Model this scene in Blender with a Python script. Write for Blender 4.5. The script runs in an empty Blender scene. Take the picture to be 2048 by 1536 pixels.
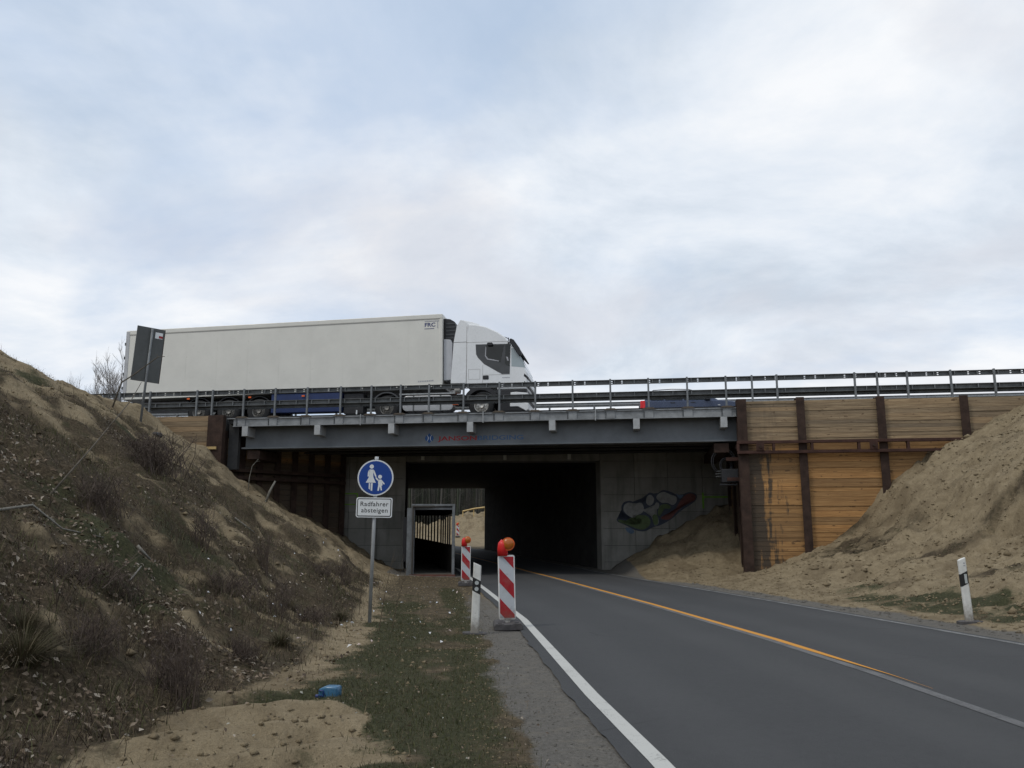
import bpy, bmesh, math, random
import numpy as np
from mathutils import Vector, Matrix

random.seed(7)
rng = np.random.default_rng(11)
R = math.radians
scene = bpy.context.scene
COL = scene.collection

# ---------------------------------------------------------------- camera
CAM_H = 1.45
cd = bpy.data.cameras.new('camera')
cam = bpy.data.objects.new('camera', cd)
COL.objects.link(cam)
cd.sensor_width = 36.0
cd.lens = 29.13
cd.clip_end = 3000
cam.location = (0, 0, CAM_H)
cam.rotation_euler = (R(90 + 10.33), 0, 0)
scene.camera = cam

# ---------------------------------------------------------------- world, sun, exposure
SUN_EL, SUN_AZ = R(55), R(236)           # azimuth clockwise from +Y
sun_dir = Vector((math.sin(SUN_AZ) * math.cos(SUN_EL), math.cos(SUN_AZ) * math.cos(SUN_EL), math.sin(SUN_EL)))
w = bpy.data.worlds.new('World')
scene.world = w
w.use_nodes = True
nt = w.node_tree
nt.nodes.clear()
def wn(t, **kw):
    n = nt.nodes.new(t)
    for k, v in kw.items():
        setattr(n, k, v)
    return n
out = wn('ShaderNodeOutputWorld')
bg = wn('ShaderNodeBackground')
bg.inputs['Strength'].default_value = 0.1
sky = wn('ShaderNodeTexSky')
sky.sky_type = 'NISHITA'
sky.sun_disc = False
sky.sun_elevation = SUN_EL
sky.sun_rotation = SUN_AZ
sky.air_density = 1.0
sky.dust_density = 2.0
tc = wn('ShaderNodeTexCoord')
sep = wn('ShaderNodeSeparateXYZ')
nt.links.new(tc.outputs['Generated'], sep.inputs[0])
def wmath(op, a, b=None, clamp=False):
    n = wn('ShaderNodeMath', operation=op)
    n.use_clamp = clamp
    for i, v in enumerate((a, b)):
        if v is None:
            continue
        if isinstance(v, (int, float)):
            n.inputs[i].default_value = v
        else:
            nt.links.new(v, n.inputs[i])
    return n.outputs[0]
zz = wmath('ADD', wmath('MAXIMUM', sep.outputs['Z'], 0.0), 0.22)
cx = wmath('DIVIDE', sep.outputs['X'], zz)
cy = wmath('DIVIDE', sep.outputs['Y'], zz)
comb = wn('ShaderNodeCombineXYZ')
nt.links.new(cx, comb.inputs[0]); nt.links.new(cy, comb.inputs[1])
def wnoise(scale, detail, rough, dist, off):
    m = wn('ShaderNodeMapping')
    m.inputs['Location'].default_value = off
    nt.links.new(comb.outputs[0], m.inputs[0])
    n = wn('ShaderNodeTexNoise')
    n.inputs['Scale'].default_value = scale
    n.inputs['Detail'].default_value = detail
    n.inputs['Roughness'].default_value = rough
    n.inputs['Distortion'].default_value = dist
    nt.links.new(m.outputs[0], n.inputs['Vector'])
    return n.outputs['Fac']
def wramp(fac, stops):
    r = wn('ShaderNodeValToRGB')
    e = r.color_ramp.elements
    e[0].position, e[0].color = stops[0][0], (*stops[0][1], 1)
    e[1].position, e[1].color = stops[-1][0], (*stops[-1][1], 1)
    for p, c_ in stops[1:-1]:
        x = e.new(p); x.color = (*c_, 1)
    nt.links.new(fac, r.inputs[0])
    return r.outputs['Color']
def wmix(fac, a, b):
    n = wn('ShaderNodeMix', data_type='RGBA')
    if isinstance(fac, float): n.inputs[0].default_value = fac
    else: nt.links.new(fac, n.inputs[0])
    for i, v in ((6, a), (7, b)):
        if isinstance(v, tuple): n.inputs[i].default_value = (*v, 1)
        else: nt.links.new(v, n.inputs[i])
    return n.outputs[2]
cloud_body = wramp(wnoise(1.3, 8, 0.61, 0.35, (3.1, 1.7, 0)), [(0.36, (6.0, 6.8, 7.8)), (0.5, (7.8, 8.4, 9.2)), (0.62, (9.4, 9.6, 9.9))])
grey_mask = wramp(wnoise(1.0, 7, 0.56, 0.2, (-4.2, 6.3, 0)), [(0.48, (0, 0, 0)), (0.60, (1, 1, 1))])
clouds = wmix(wmath('MULTIPLY', grey_mask, 0.5), cloud_body, (6.5, 6.65, 7.3))
gap = wramp(wnoise(0.95, 6, 0.55, 0.35, (9.4, -2.2, 0)), [(0.47, (0, 0, 0)), (0.63, (1, 1, 1))])
blue = wmix(0.7, sky.outputs[0], (5.4, 7.0, 9.4))
final = wmix(wmath('MULTIPLY', gap, 0.62), clouds, blue)
nt.links.new(final, bg.inputs['Color'])
nt.links.new(bg.outputs[0], out.inputs['Surface'])

sl = bpy.data.lights.new('sun', 'SUN')
sun = bpy.data.objects.new('sun', sl)
COL.objects.link(sun)
sl.energy = 1.15
sl.angle = R(10)
sl.color = (1.0, 0.95, 0.87)
sun.rotation_euler = sun_dir.to_track_quat('Z', 'Y').to_euler()
sun.location = (-20, -30, 40)

scene.view_settings.view_transform = 'Standard'
scene.view_settings.look = 'None'
scene.view_settings.gamma = 1.0
scene.view_settings.exposure = 0.0
scene.view_settings.use_curve_mapping = False
scene.render.engine = 'CYCLES'

# ---------------------------------------------------------------- helpers
def tag(o, label=None, cat=None, group=None, kind=None):
    if label: o['label'] = label
    if cat: o['category'] = cat
    if group: o['group'] = group
    if kind: o['kind'] = kind
    return o

def empty(name, loc=(0, 0, 0), rz=0.0, parent=None):
    o = bpy.data.objects.new(name, None)
    COL.objects.link(o)
    o.location = loc
    o.rotation_euler = (0, 0, rz)
    o.empty_display_size = 0.2
    if parent: o.parent = parent
    return o

def mesh_obj(name, me, mat=None, parent=None):
    o = bpy.data.objects.new(name, me)
    COL.objects.link(o)
    if mat and not me.materials: me.materials.append(mat)
    if parent: o.parent = parent
    return o

class MB:
    def __init__(s):
        s.v, s.f = [], []
    def add(s, vs, fs):
        n = len(s.v)
        s.v += [tuple(p) for p in vs]
        s.f += [tuple(i + n for i in f) for f in fs]
        return s
    def box(s, x0, x1, y0, y1, z0, z1):
        vs = [(x0, y0, z0), (x1, y0, z0), (x1, y1, z0), (x0, y1, z0), (x0, y0, z1), (x1, y0, z1), (x1, y1, z1), (x0, y1, z1)]
        return s.add(vs, [(0, 3, 2, 1), (4, 5, 6, 7), (0, 1, 5, 4), (1, 2, 6, 5), (2, 3, 7, 6), (3, 0, 4, 7)])
    def prism(s, poly, y0, y1):
        """poly in (x,z), counter-clockwise seen from -Y, extruded along y"""
        n = len(poly)
        vs = [(x, y0, z) for x, z in poly] + [(x, y1, z) for x, z in poly]
        fs = [tuple(range(n)), tuple(range(2 * n - 1, n - 1, -1))]
        fs += [(i + n, (i + 1) % n + n, (i + 1) % n, i) for i in range(n)]
        return s.add(vs, fs)
    def loft(s, rings, cap=True):
        n = len(rings[0])
        vs = [p for r in rings for p in r]
        fs = []
        for k in range(len(rings) - 1):
            a, b = k * n, (k + 1) * n
            fs += [(a + i, a + (i + 1) % n, b + (i + 1) % n, b + i) for i in range(n)]
        if cap:
            fs.append(tuple(range(n - 1, -1, -1)))
            fs.append(tuple(range(len(vs) - n, len(vs))))
        return s.add(vs, fs)
    def tube(s, pts, r, n=8, cap=True):
        pts = [Vector(p) for p in pts]
        rs = r if isinstance(r, (list, tuple)) else [r] * len(pts)
        rings = []
        prev = None
        for i, p in enumerate(pts):
            d = (pts[min(i + 1, len(pts) - 1)] - pts[max(i - 1, 0)]).normalized()
            if prev is None:
                a = Vector((0, 0, 1)) if abs(d.z) < .9 else Vector((1, 0, 0))
                x = d.cross(a).normalized()
            else:
                x = (prev - d * prev.dot(d)).normalized()
            prev = x
            y = d.cross(x)
            rings.append([p + (x * math.cos(t) + y * math.sin(t)) * rs[i] for t in [2 * math.pi * k / n for k in range(n)]])
        return s.loft(rings, cap)
    def disc(s, c, r, y_front, y_back, n=32):
        return s.prism([(c[0] + r * math.cos(2 * math.pi * k / n), c[1] + r * math.sin(2 * math.pi * k / n)) for k in range(n)], y_front, y_back)
    def ring(s, c, r0, r1, y0, y1, n=32):
        A = [(math.cos(2 * math.pi * k / n), math.sin(2 * math.pi * k / n)) for k in range(n)]
        rings = [[(c[0] + r * a, y, c[1] + r * b) for a, b in A] for r, y in ((r0, y0), (r1, y0), (r1, y1), (r0, y1), (r0, y0))]
        return s.loft(rings, False)
    def mesh(s, name):
        me = bpy.data.meshes.new(name)
        me.from_pydata(s.v, [], s.f)
        bm = bmesh.new(); bm.from_mesh(me)
        bmesh.ops.recalc_face_normals(bm, faces=bm.faces)
        bm.to_mesh(me); bm.free()
        return me
    def build(s, name, mat, parent=None, smooth=False, bevel=0.0, loc=None, rot=None):
        me = s.mesh(name)
        if smooth:
            me.polygons.foreach_set('use_smooth', [True] * len(me.polygons))
        o = mesh_obj(name, me, mat, parent)
        if bevel:
            m = o.modifiers.new('bevel', 'BEVEL')
            m.width = bevel; m.segments = 2; m.limit_method = 'ANGLE'
        if loc: o.location = loc
        if rot: o.rotation_euler = rot
        return o

def rbox(x0, x1, z0, z1, r, n=5):
    p = []
    for cx_, cz_, a0 in ((x1 - r, z1 - r, 0), (x0 + r, z1 - r, 90), (x0 + r, z0 + r, 180), (x1 - r, z0 + r, 270)):
        for k in range(n + 1):
            a = R(a0 + 90 * k / n)
            p.append((cx_ + r * math.cos(a), cz_ + r * math.sin(a)))
    return p

def copy_tree(o, parent=None):
    c_ = o.copy()
    COL.objects.link(c_)
    if parent: c_.parent = parent
    for ch in list(o.children):
        copy_tree(ch, c_)
    return c_

def text_obj(name, body, height, mat, parent, loc, sx=1.0, depth=0.0, align='LEFT', spacing=1.0, bold=0.0):
    cu = bpy.data.curves.new('text', 'FONT')
    cu.body = body
    cu.size = height / 0.72
    cu.align_x = align
    cu.space_character = spacing
    cu.offset = bold
    t = bpy.data.objects.new('text_tmp', cu)
    COL.objects.link(t)
    bpy.context.view_layer.update()
    me = bpy.data.meshes.new_from_object(t.evaluated_get(bpy.context.evaluated_depsgraph_get()))
    bpy.data.objects.remove(t)
    bpy.data.curves.remove(cu)
    me.transform(Matrix.Rotation(R(90), 4, 'X') @ Matrix.Diagonal((sx, 1, 1, 1)))
    me.materials.clear()
    o = mesh_obj(name, me, mat, parent)
    o.location = loc
    return o

# ---------------------------------------------------------------- numpy noise
def _hash(ix, iy, seed):
    h = (ix.astype(np.int64) * 374761393 + iy.astype(np.int64) * 668265263 + seed * 1442695041) & 0x7fffffff
    h = ((h ^ (h >> 13)) * 1274126177) & 0x7fffffff
    return ((h ^ (h >> 16)) & 0xffff) / 65535.0
def vnoise(x, y, seed=0):
    x = np.asarray(x, float); y = np.asarray(y, float)
    ix, iy = np.floor(x), np.floor(y)
    fx, fy = x - ix, y - iy
    fx = fx * fx * (3 - 2 * fx); fy = fy * fy * (3 - 2 * fy)
    a = _hash(ix, iy, seed); b = _hash(ix + 1, iy, seed); c_ = _hash(ix, iy + 1, seed); d = _hash(ix + 1, iy + 1, seed)
    return (a + (b - a) * fx) * (1 - fy) + (c_ + (d - c_) * fx) * fy
def fbm(x, y, seed=0, o=4):
    s_, a, t = 0.0, 0.5, 0.0
    for k in range(o):
        s_ = s_ + a * vnoise(x * 2 ** k + 17.3 * k, y * 2 ** k - 9.1 * k, seed + k)
        t += a; a *= .5
    return s_ / t
def sstep(a, b, x):
    t = np.clip((x - a) / (b - a), 0, 1)
    return t * t * (3 - 2 * t)

# ---------------------------------------------------------------- terrain (plan curves of the road and heights)
#TERRAIN
TH = math.atan(0.15)
CT, ST = math.cos(TH), math.sin(TH)
B0 = 29.6                                   # bridge edge crosses the view axis here
def to_uv(X, Y):
    return X * CT - (Y - B0) * ST, X * ST + (Y - B0) * CT
def to_xy(u, v):
    return u * CT + v * ST, B0 - u * ST + v * CT
_YL = [-30, -6, 0, 5.6, 8.0, 14.9, 23.25, 30, 36, 46, 57, 70, 84, 110]
_XL = [1.9, 1.35, 1.15, .9, .67, .14, -.81, -1.6, -2.35, -4.85, -7.65, -11.3, -15.8, -26]
_YR = [-30, -6, 0, 5.6, 11.55, 15.04, 20.12, 29.5, 36, 46, 57, 70, 84, 110]
_XR = [9.0, 8.3, 7.9, 7.5, 6.86, 6.37, 5.61, 4.09, 3.1, .45, -2.45, -6.0, -10.3, -20]
def road_l(Y): return np.interp(Y, _YL, _XL)
def road_r(Y): return np.interp(Y, _YR, _XR)
def road_z(Y): return np.interp(Y, [-200, 35, 57, 83, 110], [0, 0, .5, .95, 1.5])
def foot_l(Y): return np.interp(Y, [-30, 0, 4.5, 6, 7.4, 9, 11, 13.8, 20, 30, 36], [-4.2, -3.0, -2.55, -2.45, -2.45, -2.15, -2.25, -2.55, -3.15, -4.05, -4.9])
def foot_r(Y): return np.interp(Y, [-30, 0, 12, 15, 28, 40], [11, 10, 9.1, 8.8, 8.0, 8.0])
def ground_h(X, Y):
    X = np.asarray(X, float); Y = np.asarray(Y, float)
    u, v = to_uv(X, Y)
    base = road_z(Y)
    n1 = fbm(X * .35, Y * .35, 3) - .5
    n2 = fbm(X * 1.7, Y * 1.7, 9) - .5
    n3 = fbm(X * 6, Y * 6, 21, 3) - .5
    dl = foot_l(Y) - X + n1 * .9
    left = np.interp(dl, [-1, 0, .6, 2, 4, 6.5, 9.6, 11.5, 14], [0, .04, .22, 1.02, 2.3, 3.95, 5.85, 6.12, 6.2])
    left = left + np.clip(dl, 0, 1.5) / 1.5 * (n1 * .55 + n2 * .40 + n3 * .17)
    dr = X - foot_r(Y) + n1 * .5
    right = np.interp(dr, [-1.6, 0, 1.6, 2.4, 3.4, 4.3, 6, 7.2, 9, 11], [0, .25, .8, 1.05, 1.75, 3.0, 4.2, 4.65, 5.85, 6.1])
    gul = fbm(Y * 1.5 - X * .35, X * .28 + Y * .1, 33) - .5
    slip = np.abs(fbm(X * .42 + Y * .5, Y * .42 - X * .35, 44) - .5)
    right = right + np.clip(dr + 1, 0, 2) / 2 * (n1 * .3 + n2 * .30 + n3 * .13 + gul * .55 - .22 * np.exp(-(slip / .018) ** 2))
    heap = np.clip((X - 3.75) * .56, 0, 3.3) * sstep(28.3, 34.6, Y) + .1 * sstep(4.6, 6.0, X) * (1 + n2)
    heap = heap * (1 + n2 * .25) + (n2 * .15 + n3 * .05) * sstep(4.4, 6, X)
    under = (v > -.3) & (u < 8.6)
    right = np.where(under, np.maximum(heap, np.minimum(right, .35)), right)
    verge = n3 * .035 + n2 * .05
    rl, rr = road_l(Y), road_r(Y)
    onroad = (X > rl - .35) & (X < rr + .35)
    # sand ruts in the bare patch at bottom left
    rut = np.sin((Y - .75 * X) * 7.5 + n2 * 4 + n1 * 3) * .075 * sstep(-3.0, -2.4, X) * sstep(-.9, -1.3, X) * sstep(8.4, 7.4, Y)
    h = base + np.maximum(left, 0) + np.maximum(right, 0) + verge + rut
    h = np.where(onroad, base - .012, h)
    edge = np.minimum(np.abs(X - (rl - .35)), np.abs(X - (rr + .35)))
    h = np.where(~onroad & (edge < .5), base - .012 + (h - base + .012) * sstep(0, .5, edge), h)
    # keep below the carriageway and the bridge
    h = np.where((v > .45) & ((u < -11.0) | (u > 7.9)), np.minimum(h, 5.3), h)
    h = np.where((v > .2) & (u >= -11.2) & (u <= 8.2), np.minimum(h, 4.1), h)
    # beyond the underpass
    far = sstep(55, 58, Y)
    spoil = np.interp(Y, [81, 86, 93, 98, 110, 140], [0, .6, 1.9, 2.1, 1.6, 1.6]) * sstep(-19, -12.5, X + (Y - 84) * .2) * (1 + 1.2 * n1) * (1 + .10 * np.clip(X + 5.5, -4, 5)) + n2 * .9 * sstep(82, 88, Y)
    rise = 4.6 * sstep(-22, -32, X) + 4.0 * sstep(12, 25, X)
    fh = base + spoil + rise * sstep(58, 66, Y) + verge + 24 * sstep(160, 225, Y)
    fh = np.where(onroad & (Y < 80), base - .03, fh)
    inside = (v > 5.2) & (Y < 58)
    h = np.where(inside & (far < .01), np.where(onroad, base - .03, base + .02), h)
    h = h * (1 - far) + fh * far
    return h
#TERRAIN_END

# ---------------------------------------------------------------- materials
def new_mat(name):
    m = bpy.data.materials.new(name)
    m.use_nodes = True
    t = m.node_tree
    b = t.nodes['Principled BSDF']
    return m, t, b
def lk(t, a, b): t.links.new(a, b)
def nnoise(t, vec, scale, detail=4, rough=.55, dist=0.0):
    n = t.nodes.new('ShaderNodeTexNoise')
    n.inputs['Scale'].default_value = scale
    n.inputs['Detail'].default_value = detail
    n.inputs['Roughness'].default_value = rough
    n.inputs['Distortion'].default_value = dist
    if vec is not None: lk(t, vec, n.inputs['Vector'])
    return n.outputs['Fac']
def nramp(t, fac, stops):
    r = t.nodes.new('ShaderNodeValToRGB')
    e = r.color_ramp.elements
    def c4(c_): return (*c_, 1) if isinstance(c_, tuple) else (c_, c_, c_, 1)
    e[0].position, e[0].color = stops[0][0], c4(stops[0][1])
    e[1].position, e[1].color = stops[-1][0], c4(stops[-1][1])
    for p, c_ in stops[1:-1]:
        x = e.new(p); x.color = c4(c_)
    lk(t, fac, r.inputs[0])
    return r.outputs['Color']
def nmix(t, fac, a, b, mode='MIX'):
    n = t.nodes.new('ShaderNodeMix')
    n.data_type = 'RGBA'; n.blend_type = mode
    if isinstance(fac, (int, float)): n.inputs[0].default_value = fac
    else: lk(t, fac, n.inputs[0])
    for i, v in ((6, a), (7, b)):
        if isinstance(v, tuple): n.inputs[i].default_value = (*v, 1)
        else: lk(t, v, n.inputs[i])
    return n.outputs[2]
def nmath(t, op, a, b=None, clamp=False):
    n = t.nodes.new('ShaderNodeMath'); n.operation = op; n.use_clamp = clamp
    for i, v in enumerate((a, b)):
        if v is None: continue
        if isinstance(v, (int, float)): n.inputs[i].default_value = v
        else: lk(t, v, n.inputs[i])
    return n.outputs[0]
def ncoord(t, kind='Object', scale=None):
    c_ = t.nodes.new('ShaderNodeTexCoord')
    o = c_.outputs[kind]
    if scale:
        m = t.nodes.new('ShaderNodeMapping'); m.inputs['Scale'].default_value = scale
        lk(t, o, m.inputs[0]); o = m.outputs[0]
    return o
def nworld(t, scale=None):
    o = t.nodes.new('ShaderNodeNewGeometry').outputs['Position']
    if scale:
        m = t.nodes.new('ShaderNodeMapping'); m.inputs['Scale'].default_value = scale
        lk(t, o, m.inputs[0]); o = m.outputs[0]
    return o
def nbump(t, b, h, strength, dist=.02):
    n = t.nodes.new('ShaderNodeBump')
    n.inputs['Strength'].default_value = strength
    n.inputs['Distance'].default_value = dist
    lk(t, h, n.inputs['Height']); lk(t, n.outputs[0], b.inputs['Normal'])

def plain(name, col, rough=.6, metal=0.0, var=.18, scale=3.0, spec=.4, bump=0.0, grime=0.0):
    """paint, plastic or metal with some unevenness and dirt"""
    m, t, b = new_mat(name)
    p = nworld(t)
    f = nnoise(t, p, scale, 6, .62)
    c0 = tuple(x * (1 - var) for x in col); c1 = tuple(min(1, x * (1 + var * .6)) for x in col)
    cc = nramp(t, f, [(.3, c0), (.65, c1)])
    if grime:                                        # mud splashed up from the ground
        oz = t.nodes.new('ShaderNodeSeparateXYZ'); lk(t, ncoord(t), oz.inputs[0])
        sp_ = nnoise(t, p, 26, 5, .7); sm_ = nnoise(t, p, 5, 4)
        k_ = nmath(t, 'SUBTRACT', nmath(t, 'ADD', nmath(t, 'MULTIPLY', sp_, .8), nmath(t, 'MULTIPLY', sm_, .5)), nmath(t, 'MULTIPLY', oz.outputs[2], 1.0 / grime))
        cc = nmix(t, nramp(t, k_, [(.05, .0), (.55, .75)]), cc, (.13, .105, .075))
        cc = nmix(t, nramp(t, sm_, [(.52, 0.0), (.75, .30)]), cc, (.20, .18, .15))
    lk(t, cc, b.inputs['Base Color'])
    g = nnoise(t, p, scale * 5, 4)
    lk(t, nramp(t, g, [(.3, max(0, rough - .12)), (.7, min(1, rough + .12))]), b.inputs['Roughness'])
    b.inputs['Metallic'].default_value = metal
    b.inputs['Specular IOR Level'].default_value = spec
    if bump: nbump(t, b, nnoise(t, p, scale * 9, 5), bump, .01)
    return m

M = {}
M['galv'] = plain('galvanised_steel', (.17, .18, .185), .55, .25, .3, 5)
M['galv_dark'] = plain('weathered_steel', (.105, .11, .11), .6, .2, .35, 4)
M['galv_light'] = plain('bright_zinc', (.34, .35, .35), .5, .25, .2, 5)
M['bridge_grey'] = plain('bridge_paint', (.145, .158, .168), .5, 0, .22, 1.4)
M['bridge_edge'] = plain('edge_beam_paint', (.24, .25, .255), .55, 0, .35, 2.6)
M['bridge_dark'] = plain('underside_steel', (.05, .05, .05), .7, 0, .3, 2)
M['bracket'] = plain('bracket_zinc', (.37, .38, .38), .5, .1, .15, 6)
M['wood_pad'] = plain('pad_brown', (.10, .08, .06), .8, 0, .3, 6)
M['truck_white'] = plain('trailer_white', (.66, .645, .585), .38, 0, .06, 1.1, .5)
M['cab_white'] = plain('cab_white', (.74, .75, .75), .3, 0, .05, 1.2, .5)
M['black'] = plain('black_plastic', (.018, .018, .02), .5, 0, .3, 4)
M['rubber'] = plain('tyre_rubber', (.022, .022, .022), .8, 0, .3, 8)
M['chassis'] = plain('chassis_dark', (.028, .028, .03), .7, 0, .3, 4)
M['rim'] = plain('wheel_rim', (.20, .19, .17), .5, .3, .3, 8)
M['rim_silver'] = plain('polished_rim', (.5, .48, .44), .35, .6, .2, 8)
M['blue_box'] = plain('pallet_box_blue', (.012, .028, .10), .5, 0, .25, 3)
M['tank'] = plain('fuel_tank_alu', (.42, .42, .42), .4, .4, .15, 3)
M['orange'] = plain('orange_lamp', (.75, .13, .02), .4)
M['navy'] = plain('navy_print', (.05, .06, .16), .5)
M['print_grey'] = plain('grey_print', (.36, .36, .38), .5)
M['seam'] = plain('panel_seam', (.33, .32, .30), .6)
M['graphite'] = plain('graphite_panel', (.062, .064, .066), .4, 0, .2, 3)
M['fridge_white'] = plain('fridge_white', (.45, .46, .48), .4, 0, .1, 3)
M['car_blue'] = plain('car_paint_blue', (.04, .055, .10), .28, .2, .1, 2, .6)
M['car_dark'] = plain('car_trim', (.02, .021, .024), .5)
M['tail_red'] = plain('tail_lamp_red', (.75, .02, .025), .3)
M['rust'] = plain('rusty_steel', (.046, .028, .021), .85, .1, .45, 3.5, .3, .3)
M['rust_red'] = plain('rust_red_waler', (.060, .030, .023), .85, .1, .4, 3.5, .3, .3)
M['concrete_lamp'] = plain('lamp_box', (.60, .60, .55), .6)
M['sign_white'] = plain('sign_white', (.72, .74, .74), .45, 0, .06, 5)
M['sign_blue'] = plain('sign_blue', (.004, .048, .26), .45, 0, .05, 5)
M['sign_black'] = plain('sign_black', (.02, .02, .02), .5)
M['beacon_white'] = plain('beacon_white', (.50, .53, .56), .4, 0, .08, 5, grime=.6)
M['beacon_rim'] = plain('beacon_rim', (.78, .78, .75), .5, 0, .1, 8, grime=.6)
M['beacon_red'] = plain('beacon_red', (.36, .010, .018), .42, 0, .12, 6, grime=.6)
M['lamp_red'] = plain('lamp_red', (.62, .02, .02), .4, 0, .1, 8)
M['base_grey'] = plain('recycled_base', (.085, .08, .08), .85, 0, .35, 12, .3, .3)
M['post_white'] = plain('post_white', (.68, .68, .64), .5, 0, .1, 9, grime=.5)
M['reflector'] = plain('reflector', (.45, .48, .47), .25, 0, .15, 30)
M['canister'] = plain('canister_blue', (.05, .15, .26), .3, 0, .15, 6, .5)
M['canister_dark'] = plain('canister_handle', (.01, .03, .16), .4)
M['sign_back'] = plain('sign_back', (.085, .09, .088), .55, .1, .15, 2)
M['bark'] = plain('bark', (.10, .085, .065), .9, 0, .35, 9)
M['branch_pale'] = plain('bleached_branch', (.19, .18, .155), .85, 0, .35, 14)
M['twig'] = plain('dry_twig', (.085, .063, .050), .9, 0, .4, 7)
M['stem'] = plain('stalk', (.10, .075, .05), .9, 0, .4, 7)
M['bin_bag'] = plain('black_bag', (.012, .012, .012), .35)
M['green_spray'] = plain('green_spray', (.16, .36, .03), .7, 0, .3, 8)
M['paint_white'] = plain('graffiti_white', (.28, .28, .265), .75, 0, .25, 5)
M['paint_green'] = plain('graffiti_green', (.10, .14, .06), .75, 0, .35, 5)
M['paint_blue'] = plain('graffiti_blue', (.05, .06, .085), .75, 0, .3, 5)
M['paint_sky'] = plain('graffiti_lightblue', (.11, .16, .23), .75, 0, .3, 5)
M['paint_red'] = plain('graffiti_red', (.15, .055, .045), .75, 0, .35, 5)
M['logo_red'] = plain('logo_red', (.30, .008, .010), .5)
M['logo_blue'] = plain('logo_blue', (.045, .105, .22), .5)
M['logo_emblem'] = plain('logo_emblem', (.012, .07, .22), .5)
M['logo_white'] = plain('logo_white', (.6, .62, .64), .5)
M['tarp_blue'] = plain('tarp_blue', (.03, .16, .45), .5)
M['fresh_wood'] = plain('fresh_timber', (.50, .36, .16), .7, 0, .2, 5)
M['ply'] = plain('plywood_dark', (.055, .048, .04), .8, 0, .3, 2)
M['slat'] = plain('timber_slat', (.05, .040, .032), .8, 0, .35, 4)
M['walk_floor'] = plain('walkway_floor', (.10, .09, .075), .9, 0, .3, 3)
M['sill'] = plain('rusty_sill', (.13, .055, .04), .85, 0, .3, 6)

# amber lens: diffuse amber plastic
m, t, b = new_mat('amber_lens'); M['amber'] = m
b.inputs['Base Color'].default_value = (.42, .115, .012, 1); b.inputs['Roughness'].default_value = .25
b.inputs['Subsurface Weight'].default_value = .15
# glass
m, t, b = new_mat('dark_glass'); M['glass'] = m
b.inputs['Base Color'].default_value = (.006, .009, .009, 1); b.inputs['Roughness'].default_value = .04
b.inputs['Specular IOR Level'].default_value = .45
m, t, b = new_mat('windscreen_glass'); M['windscreen'] = m
b.inputs['Base Color'].default_value = (.30, .36, .38, 1); b.inputs['Roughness'].default_value = .06
b.inputs['Specular IOR Level'].default_value = .8

# asphalt: aggregate grain, polished wheel tracks, hairline cracks, sand blown onto the edges
m, t, b = new_mat('asphalt'); M['asphalt'] = m
p = nworld(t)
big = nnoise(t, p, .35, 5, .6)
fine = nnoise(t, p, 85, 3, .75)
med = nnoise(t, p, 9, 5, .7)
la = t.nodes.new('ShaderNodeAttribute'); la.attribute_name = 'lat'
c0 = nramp(t, big, [(.3, (.036, .038, .041)), (.7, (.052, .054, .056))])
c0 = nmix(t, .55, c0, nramp(t, fine, [(.3, (.016, .017, .018)), (.72, (.092, .092, .092))]))
c0 = nmix(t, nramp(t, med, [(.45, 0.0), (.75, .35)]), c0, (.028, .029, .031))
trk = nmath(t, 'SINE', nmath(t, 'MULTIPLY', nmath(t, 'SUBTRACT', la.outputs['Fac'], .065), 6.2832 * 4))
c0 = nmix(t, nmath(t, 'MULTIPLY', nramp(t, trk, [(.0, 0.0), (.9, 1.0)]), nmath(t, 'MULTIPLY', big, .55)), c0, (.068, .069, .070))
vor = t.nodes.new('ShaderNodeTexVoronoi'); vor.feature = 'DISTANCE_TO_EDGE'; vor.inputs['Scale'].default_value = .55
wv = nmix(t, .06, nworld(t), t.nodes.new('ShaderNodeTexNoise').outputs['Color'])
lk(t, wv, vor.inputs['Vector'])
crk = nmath(t, 'MULTIPLY', nramp(t, vor.outputs['Distance'], [(.0, 1.0), (.006, 0.0)]), nramp(t, nnoise(t, p, .22, 3), [(.52, 0.0), (.62, .8)]))
c0 = nmix(t, crk, c0, (.014, .014, .015))
edge_d = nmath(t, 'ABSOLUTE', nmath(t, 'SUBTRACT', la.outputs['Fac'], .5))
dust = nmath(t, 'ADD', nmath(t, 'MULTIPLY', nmath(t, 'SUBTRACT', edge_d, .5), 11), nmath(t, 'ADD', nmath(t, 'MULTIPLY', med, .7), nmath(t, 'MULTIPLY', fine, .5)))
c0 = nmix(t, nramp(t, dust, [(.62, 0.0), (1.1, .75)]), c0, (.15, .128, .095))
lk(t, c0, b.inputs['Base Color'])
lk(t, nramp(t, fine, [(.3, .7), (.7, .92)]), b.inputs['Roughness']); b.inputs['Specular IOR Level'].default_value = .35
nbump(t, b, fine, .6, .008)

def marking(name, col, wear):
    m, t, b = new_mat(name)
    p = nworld(t)
    f = nnoise(t, p, 60, 4, .75); g = nnoise(t, p, 2.2, 4)
    s_ = nmath(t, 'ADD', nmath(t, 'MULTIPLY', f, .6), nmath(t, 'MULTIPLY', g, .4))
    lk(t, nramp(t, s_, [(wear - .05, tuple(x * .28 + .03 for x in col)), (wear + .05, col)]), b.inputs['Base Color'])
    b.inputs['Roughness'].default_value = .75
    nbump(t, b, f, .3, .004)
    return m
M['line_white'] = marking('line_white', (.47, .47, .44), .40)
M['line_faint'] = marking('line_faint', (.22, .225, .22), .52)
M['line_old'] = marking('line_removed', (.125, .125, .125), .47)
M['line_yellow'] = marking('line_yellow', (.55, .24, .02), .36)

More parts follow.
